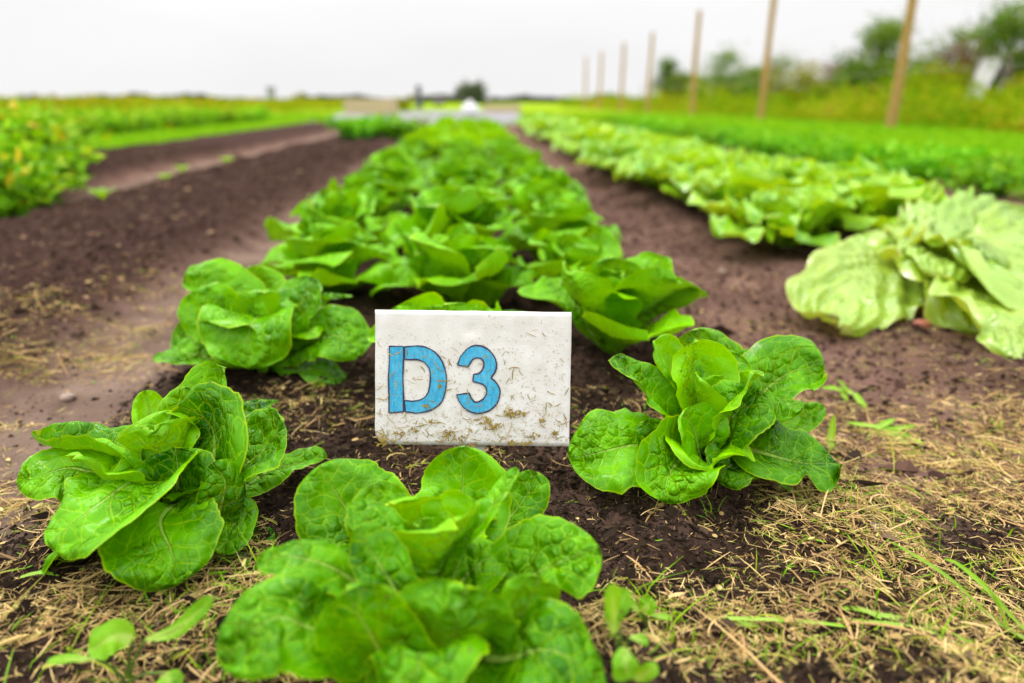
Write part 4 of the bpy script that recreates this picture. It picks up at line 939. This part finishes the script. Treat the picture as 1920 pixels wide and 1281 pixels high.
posts = [(7.25, posts[0][1]-5.4)]+posts
for hz, nm in ((1.0, 'lowest'), (1.9, 'middle'), (2.8, 'top')):
    pts = []
    for (xa, ya), (xb, yb) in zip(posts[:-1], posts[1:]):
        for t in np.linspace(0, 1, 7)[:-1]: pts.append([xa-.078, ya+(yb-ya)*t, hz-.05-.05*4*t*(1-t)*.6])
    v, f = tube(np.array(pts), .0022, 5); tag(mesh_obj('fence_wire', v, f, M['wire']), '%s thin wire strung along the wooden fence posts' % nm, 'wire', 'fence wires')

# pale tarp shelter by the trees
Y = 20.; X = ray(1842, Y); root = empty('tarp_shelter', (X, Y, float(ground_z(X, Y, False)))); tag(root, 'pale grey tarp draped over an A-shaped frame at the foot of the trees', 'shelter')
def slab(p0, p1, wid, th, n=14, wob=.05, seed=1):
    p0, p1 = np.array(p0), np.array(p1); s = np.linspace(0, 1, n); q = np.linspace(0, 1, n)
    S_, Q_ = np.meshgrid(s, q, indexing='ij'); d = p1-p0; nrm = np.array([-d[2], 0, d[0]]); nrm = nrm/np.linalg.norm(nrm)
    off = wob*fbm(S_*3+seed, Q_*3, 1, 3)
    V = p0+S_[..., None]*d+np.array([0, 1., 0])*(Q_[..., None]-.5)*wid+nrm*off[..., None]
    V2 = V-nrm*th; i, j = np.meshgrid(np.arange(n-1), np.arange(n-1), indexing='ij'); f = np.stack([i*n+j, (i+1)*n+j, (i+1)*n+j+1, i*n+j+1], -1).reshape(-1, 4)
    return np.concatenate([V.reshape(-1, 3), V2.reshape(-1, 3)]), np.concatenate([f, f[:, ::-1]+n*n])
for k, (p0, p1) in enumerate([((-.62, 0, 0), (.02, 0, 1.62)), ((.10, 0, 1.6), (1.15, 0, .25))]):
    v, f = slab(p0, p1, .8 if k == 0 else .4, .01, seed=k*5); mesh_obj('tarp_panel', v, f, M['tarp'], root)
for p0, p1 in [((-.2, -.7, 0), (.05, -.6, 1.65)), ((.42, -.7, 0), (.05, -.6, 1.6)), ((-.2, .6, 0), (.05, .5, 1.65)), ((.42, .6, 0), (.05, .5, 1.6))]:
    v, f = tube(np.array([p0, (np.array(p0)+np.array(p1))/2, p1]), .05, 7); mesh_obj('frame_pole', v, f, M['dark_wood'], root)
v, f = boxmesh(.35, 1.2, -.3, .4, 0, .3); mesh_obj('stacked_board', v, f, M['dark_wood'], root, smooth=False)

# far end of the bed
n = 40; xs_ = np.linspace(-3.7, 1.7, n); ys2 = np.linspace(14.6, 24, n); X, Yg = np.meshgrid(xs_, ys2, indexing='ij'); e = np.minimum(np.minimum(X-xs_[0], xs_[-1]-X), np.minimum(Yg-ys2[0], ys2[-1]-Yg))
Z = .02+.20*sstep(0, .8, e)*(.6+.9*fbm(X, Yg, 1.4, 3)); i, j = np.meshgrid(np.arange(n-1), np.arange(n-1), indexing='ij')
f = np.stack([i*n+j, (i+1)*n+j, (i+1)*n+j+1, i*n+j+1], -1).reshape(-1, 4)
tag(mesh_obj('ground_sheet', np.stack([X, Yg, Z], -1).reshape(-1, 3), f, M['sheet']), 'grey protective sheet spread over the far end of the bed', 'sheet')
def crate(label, px0, px1, Y, pyt, z0, mat, nsl=4, dep=.8):
    x0, x1 = ray(px0, Y), ray(px1, Y); h = hgt(pyt, Y)-z0; w = x1-x0; root = empty('wooden_crate', ((x0+x1)/2, Y, z0)); tag(root, label, 'crate', 'pale wooden crates beyond the bed')
    sh = h/nsl
    for k in range(nsl):
        for sy in (0, dep):
            v, f = boxmesh(-w/2, w/2, sy, sy+.02, k*sh+.006, (k+1)*sh-.006); mesh_obj('slat', v, f, mat, root, smooth=False)
        for sx in (-w/2-.022, w/2+.002):
            v, f = boxmesh(sx, sx+.02, .022, dep-.002, k*sh+.006, (k+1)*sh-.006); mesh_obj('slat', v, f, mat, root, smooth=False)
    for sx in (-w/2+.03, w/2-.09):
        for sy in (.022, dep-.052):
            v, f = boxmesh(sx, sx+.06, sy, sy+.05, 0, h-.01); mesh_obj('corner_post', v, f, mat, root, smooth=False)
    v, f = boxmesh(-w/2+.004, w/2-.004, .004, dep-.004, h+.002, h+.02); mesh_obj('lid', v, f, mat, root, smooth=False)
crate('pale wooden crate at the far end of the bare soil bed', 646, 738, 17.5, 187, .16, M['crate'])
crate('long low pale wooden crate behind the far end of the lettuce bed', 908, 976, 21, 197, .16, M['crate'], 3)
Y = 19.; X = ray(881, Y); ang = np.linspace(0, 2*pi, 24, endpoint=False); r = np.random.default_rng(3)
prof_ = [(.0, .0), (.19, .01), (.23, .10), (.22, .2), (.17, .29), (.08, .34), (.05, .36), (.09, .42), (0.01, .41)]
V = np.array([[q*cos(a)*(1+.1*vnoise(a*1.9+3, z*9)), q*sin(a)*.8*(1+.1*vnoise(a*1.9, z*9+4)), z] for q, z in prof_ for a in ang]); m_ = len(ang)
i, j = np.meshgrid(np.arange(len(prof_)-1), np.arange(m_), indexing='ij'); f = np.stack([i*m_+j, i*m_+(j+1) % m_, (i+1)*m_+(j+1) % m_, (i+1)*m_+j], -1).reshape(-1, 4)
o = mesh_obj('white_sack', V, f, M['white_sack']); o.location = (X, Y, .10); tag(o, 'white tied sack standing on the grey sheet beyond the lettuce bed', 'sack')
Y = 38.; X = ray(786, Y); h = hgt(160, Y); v, f = tube(np.array([[0, 0, 0], [0, 0, h*.35], [.0, 0, h*.36], [0, 0, h*.8], [0, 0, h*.86], [0, 0, h]]), np.array([.19, .18, .14, .13, .16, .10]), 12)
o = mesh_obj('dark_post', v, f, M['dark_paint']); o.location = (X, Y, 0); tag(o, 'slim dark upright post rising beyond the grey sheet', 'post')
Y = 90.; x0, x1 = ray(814, Y), ray(834, Y); h = hgt(184, Y); root = empty('far_shed', ((x0+x1)/2, Y, -.1)); tag(root, 'small dark blue shed far off beside the slim dark post', 'shed')
w = (x1-x0)/2; v, f = boxmesh(-w, w, -.8, .8, 0, h*.75); mesh_obj('wall', v, f, M['dark_paint'], root, smooth=False)
v = np.array([[-w*1.1, -.9, h*.76], [w*1.1, -.9, h*.76], [w*1.1, .9, h*.76], [-w*1.1, .9, h*.76], [-w*1.1, 0, h*1.05], [w*1.1, 0, h*1.05]]); mesh_obj('roof', v, [np.array([[0, 1, 5, 4], [2, 3, 4, 5], [0, 3, 2, 1]]), np.array([[0, 4, 3], [1, 2, 5]])], M['dark_wood'], root, smooth=False)
Y = 320.; X = ray(511, Y); h = hgt(160, Y); root = empty('far_tower', (X, Y, -.4)); tag(root, 'blurred grey tower on the left horizon', 'tower')
v, f = tube(np.array([[0, 0, 0], [0, 0, h*.4], [0, 0, h*.8]]), np.array([1.9, 1.75, 1.7]), 16); mesh_obj('shaft', v, f, M['far_concrete'], root)
v, f = tube(np.array([[0, 0, h*.8], [0, 0, h*.82], [0, 0, h*.93], [0, 0, h]]), np.array([1.7, 2.2, 2.2, 1.0]), 16); mesh_obj('head', v, f, M['far_concrete'], root)

# ------------------------------------------------------------------ weeds, grass tufts and bits close by
def weed(name, label, base, leaves, mat='weed', lift=.0, cat='weed'):
    g = G(*base, .05); g[2] = float(ground_z(g[0], g[1])); D = float((g-CAM)@FWD)
    root = empty(name, g); tag(root, label, cat, 'weeds round the lettuces')
    for i, (pts, w, n, kw) in enumerate(leaves):
        q = np.array([P(x, y, D+dz) for x, y, dz in pts])-g
        if kw.get('stem', True):
            sp, _, _ = catmull(np.array([[0, 0, 0], q[0]*.5+np.array([0, 0, .004]), q[0]]), 6); v, f = tube(sp, .0012, 5); mesh_obj('stem', v, f, M['stem'], root, attrs=dict(tint=np.full(len(v), .3)))
        kw = {k: v for k, v in kw.items() if k != 'stem'}; kw.setdefault('ruf', .05)
        leaf('leaf', q, w*D/FPX, camdir(n), M[mat], root, seed=i+int(base[0]), nu=13, nv=18, bul=.0003, **kw)
weed('broadleaf_weed', 'pale green weed with one broad rounded leaf in the bottom left corner', (235, 1262), [
    ([(248, 1200, -.03), (215, 1195, -.035), (165, 1222, -.04)], 30, (0, .5, .85), dict(cup=.2, prof=(.6, .5))),
    ([(180, 1236, -.03), (130, 1236, -.035), (88, 1240, -.04)], 11, (0, .9, .4), dict(cup=.3)),
    ([(272, 1200, -.03), (330, 1180, -.04), (400, 1122, -.05)], 17, (.2, .6, .7), dict(cup=.4)),
    ([(310, 1262, -.03), (315, 1275, -.04), (330, 1300, -.04)], 22, (0, .7, .7), dict(cup=.2))])
weed('broadleaf_weed', 'tall blurred weed with pointed leaves beside the nearest lettuce', (1165, 1290), [
    ([(1160, 1180, -.05), (1150, 1140, -.055), (1145, 1095, -.06)], 16, (.3, .5, .8), dict(cup=.2)),
    ([(1150, 1190, -.05), (1152, 1150, -.05), (1178, 1105, -.05)], 18, (-.3, .5, .8), dict(cup=.2)),
    ([(1175, 1215, -.05), (1172, 1240, -.06), (1180, 1275, -.06)], 24, (.1, .5, .85), dict(cup=.2)),
    ([(1180, 1195, -.03), (1205, 1200, -.03), (1215, 1210, -.03)], 10, (0, .8, .5), dict(cup=.2)),
    ([(1190, 1275, -.04), (1215, 1260, -.05), (1232, 1245, -.05)], 14, (.1, .6, .7), dict(cup=.2))])
weed('clover_weed', 'small weed with a round holed leaf on the dark soil', (1212, 1185), [
    ([(1205, 1150, -.01), (1212, 1140, -.012), (1222, 1122, -.012)], 17, (-.1, .6, .8), dict(cup=.1, prof=(.6, .5))),
    ([(1212, 1152, -.01), (1235, 1156, -.012), (1260, 1160, -.012)], 7, (0, .8, .5), dict(cup=.2)),
    ([(1200, 1148, -.01), (1190, 1138, -.01), (1182, 1126, -.01)], 8, (0, .7, .6), dict(cup=.2))])
def grass_tuft(label, base, bl):
    g = G(*base, .01); g[2] = float(ground_z(g[0], g[1])); D = float((g-CAM)@FWD); root = empty('grass_tuft', g); tag(root, label, 'grass', 'green grass tufts on the soil')
    for i, (pts, w) in enumerate(bl):
        q = np.array([P(x, y, D+dz) for x, y, dz in pts]); q[:, 2] = np.maximum(q[:, 2], ground_z(q[:, 0], q[:, 1])+.003); q = q-g
        leaf('blade', q, w*D/FPX, np.array([0, -.3, 1.]), M['grass_leaf'], root, cup=.5, ruf=.0, seed=i+int(base[0]), nu=5, nv=16, bul=0, prof=(.25, .5), pet=.6)
grass_tuft('creeping green grass tuft with bent blades right of the sign-side lettuce', (1640, 800), [([(1640, 800, 0), (1690, 830, -.01), (1706, 860, -.015), (1722, 898, -.02)], 9), ([(1640, 800, 0), (1610, 796, 0), (1588, 792, 0)], 6), ([(1640, 805, 0), (1660, 795, 0), (1676, 785, .01)], 7), ([(1660, 808, 0), (1690, 803, 0), (1716, 798, 0)], 6), ([(1655, 812, -.01), (1690, 868, -.02), (1660, 876, -.03)], 5)])
grass_tuft('green grass tuft growing directly behind the right lettuce', (1600, 735), [([(1600, 738, 0), (1570, 730, 0), (1540, 728, 0)], 8), ([(1600, 738, 0), (1612, 765, -.01), (1618, 795, -.02)], 8), ([(1590, 735, 0), (1578, 720, 0), (1572, 712, 0)], 6), ([(1575, 732, 0), (1585, 752, -.01), (1580, 765, -.01)], 6)])
grass_tuft('single upright grass blade beside the right lettuce', (1553, 858), [([(1553, 858, 0), (1558, 815, 0), (1564, 778, 0)], 7)])
grass_tuft('long bright grass blades leaning in at the right picture edge', (1890, 1195), [([(1890, 1195, 0), (1860, 1120, -.01), (1800, 1062, -.01), (1770, 1048, -.01)], 9), ([(1925, 1190, 0), (1890, 1150, -.01), (1862, 1110, -.01)], 7), ([(1920, 1250, 0), (1860, 1160, 0), (1780, 1085, 0), (1670, 1015, 0)], 6)])
grass_tuft('flat green grass blades lying in the bottom right corner', (1640, 1215), [([(1640, 1215, 0), (1610, 1165, -.005), (1575, 1140, -.005)], 6), ([(1640, 1190, 0), (1740, 1220, -.005), (1860, 1275, -.01)], 7), ([(1560, 1200, 0), (1700, 1262, -.01), (1800, 1290, -.01)], 5), ([(1320, 1235, 0), (1400, 1220, -.004), (1470, 1216, 0)], 6), ([(1330, 1258, 0), (1480, 1266, -.004), (1620, 1264, 0)], 4), ([(1800, 1255, 0), (1815, 1240, -.01), (1810, 1220, -.01)], 4)])
grass_tuft('thin green grass blades under the left lettuce', (330, 1110), [([(330, 1110, 0), (300, 1080, -.015), (275, 1045, -.03)], 4), ([(350, 1120, 0), (352, 1090, -.01), (355, 1070, -.02)], 4), ([(270, 1120, 0), (310, 1102, -.01), (440, 1130, -.01)], 5), ([(60, 1160, 0), (90, 1130, -.01), (120, 1112, -.01)], 4)])
# seedlings on the path between the bare beds
for k, (px, py) in enumerate([(312, 338), (342, 325), (430, 325), (200, 412)]):
    g = G(px, py, .0); root = empty('seedling', (g[0], g[1], float(ground_z(g[0], g[1])))); tag(root, '%s yellow green seedling on the path between the bare beds' % ['first', 'second', 'third', 'fourth'][k], 'seedling', 'seedlings on the path')
    for q in range(5):
        az = q*1.3+k; leaf('leaf', arc_mid(az, .003, R(60), R(5), .07), .018, np.array([0, 0, 1.])-np.array([cos(az), sin(az), 0])*.4, M['weed'], root, seed=q+k, nu=7, nv=9)
# brick bit and stones on the right path
def pebble(name, label, px, py, s, mat, seed, flat=.6, group='stones on the path'):
    r = np.random.default_rng(seed); g = G(px, py, .01); bm = bmesh.new(); bmesh.ops.create_icosphere(bm, subdivisions=2, radius=1)
    me = bpy.data.meshes.new(name); bm.to_mesh(me); bm.free(); n = len(me.vertices); co = np.zeros(n*3); me.vertices.foreach_get('co', co); co = co.reshape(-1, 3)
    co = co*(1+.35*fbm(co[:, 0]*1.3+seed, co[:, 1]*1.3+co[:, 2], 1, 2))[:, None]*np.array([s, s*.8, s*flat]); me.vertices.foreach_set('co', co.ravel()); me.materials.append(mat)
    o = bpy.data.objects.new(name, me); COL.objects.link(o); o.location = (g[0], g[1], float(ground_z(g[0], g[1]))+s*flat*.5); o.rotation_euler = (0, 0, r.uniform(0, 6)); tag(o, label, 'stone', group)
pebble('brick_bit', 'orange red brick bit on the soil by the flattened lettuce', 1722, 632, .018, M['terracotta'], 1)
pebble('stone', 'pale tan stone on the path near the middle of the right gap', 1355, 500, .012, M['stone'], 2)
pebble('stone', 'pinkish stone on the pale path behind the left lettuce', 128, 752, .012, M['stone'], 3)
pebble('stone', 'dark brown flake lying on clippings in the lower right', 1640, 1030, .016, M['dark_wood'], 4, .2)

r = np.random.default_rng(95); n = 26000; x = r.uniform(-.8, 1.1, n); y = r.uniform(.25, 1.0, n)
dn = 1.1*blob(x, y, 420, 1200, .06, .05)+1.0*blob(x, y, 300, 1280, .08, .03)+.5*blob(x, y, 1480, 1250, .08, .04)+.5*blob(x, y, 1240, 1240, .05, .05)+.5*blob(x, y, 1800, 1160, .09, .06)+.3*blob(x, y, 1600, 980, .15, .05)+.35*blob(x, y, 380, 1110, .06, .04)+.3*blob(x, y, 1330, 960, .06, .03)
k = in_view(x, y) & (r.random(n) < dn*np.clip(.6+2.5*fbm(x, y, .05, 2), 0, 1.5)); x, y = x[k], y[k]; n = len(x)
blades('short_grass', x, y, r.uniform(.006, .032, n), r.uniform(.0008, .0022, n), np.clip(r.normal(.35, .25, n), 0, 1), M['grass'], r, .9, 'short green grass and moss coming up through the clippings')
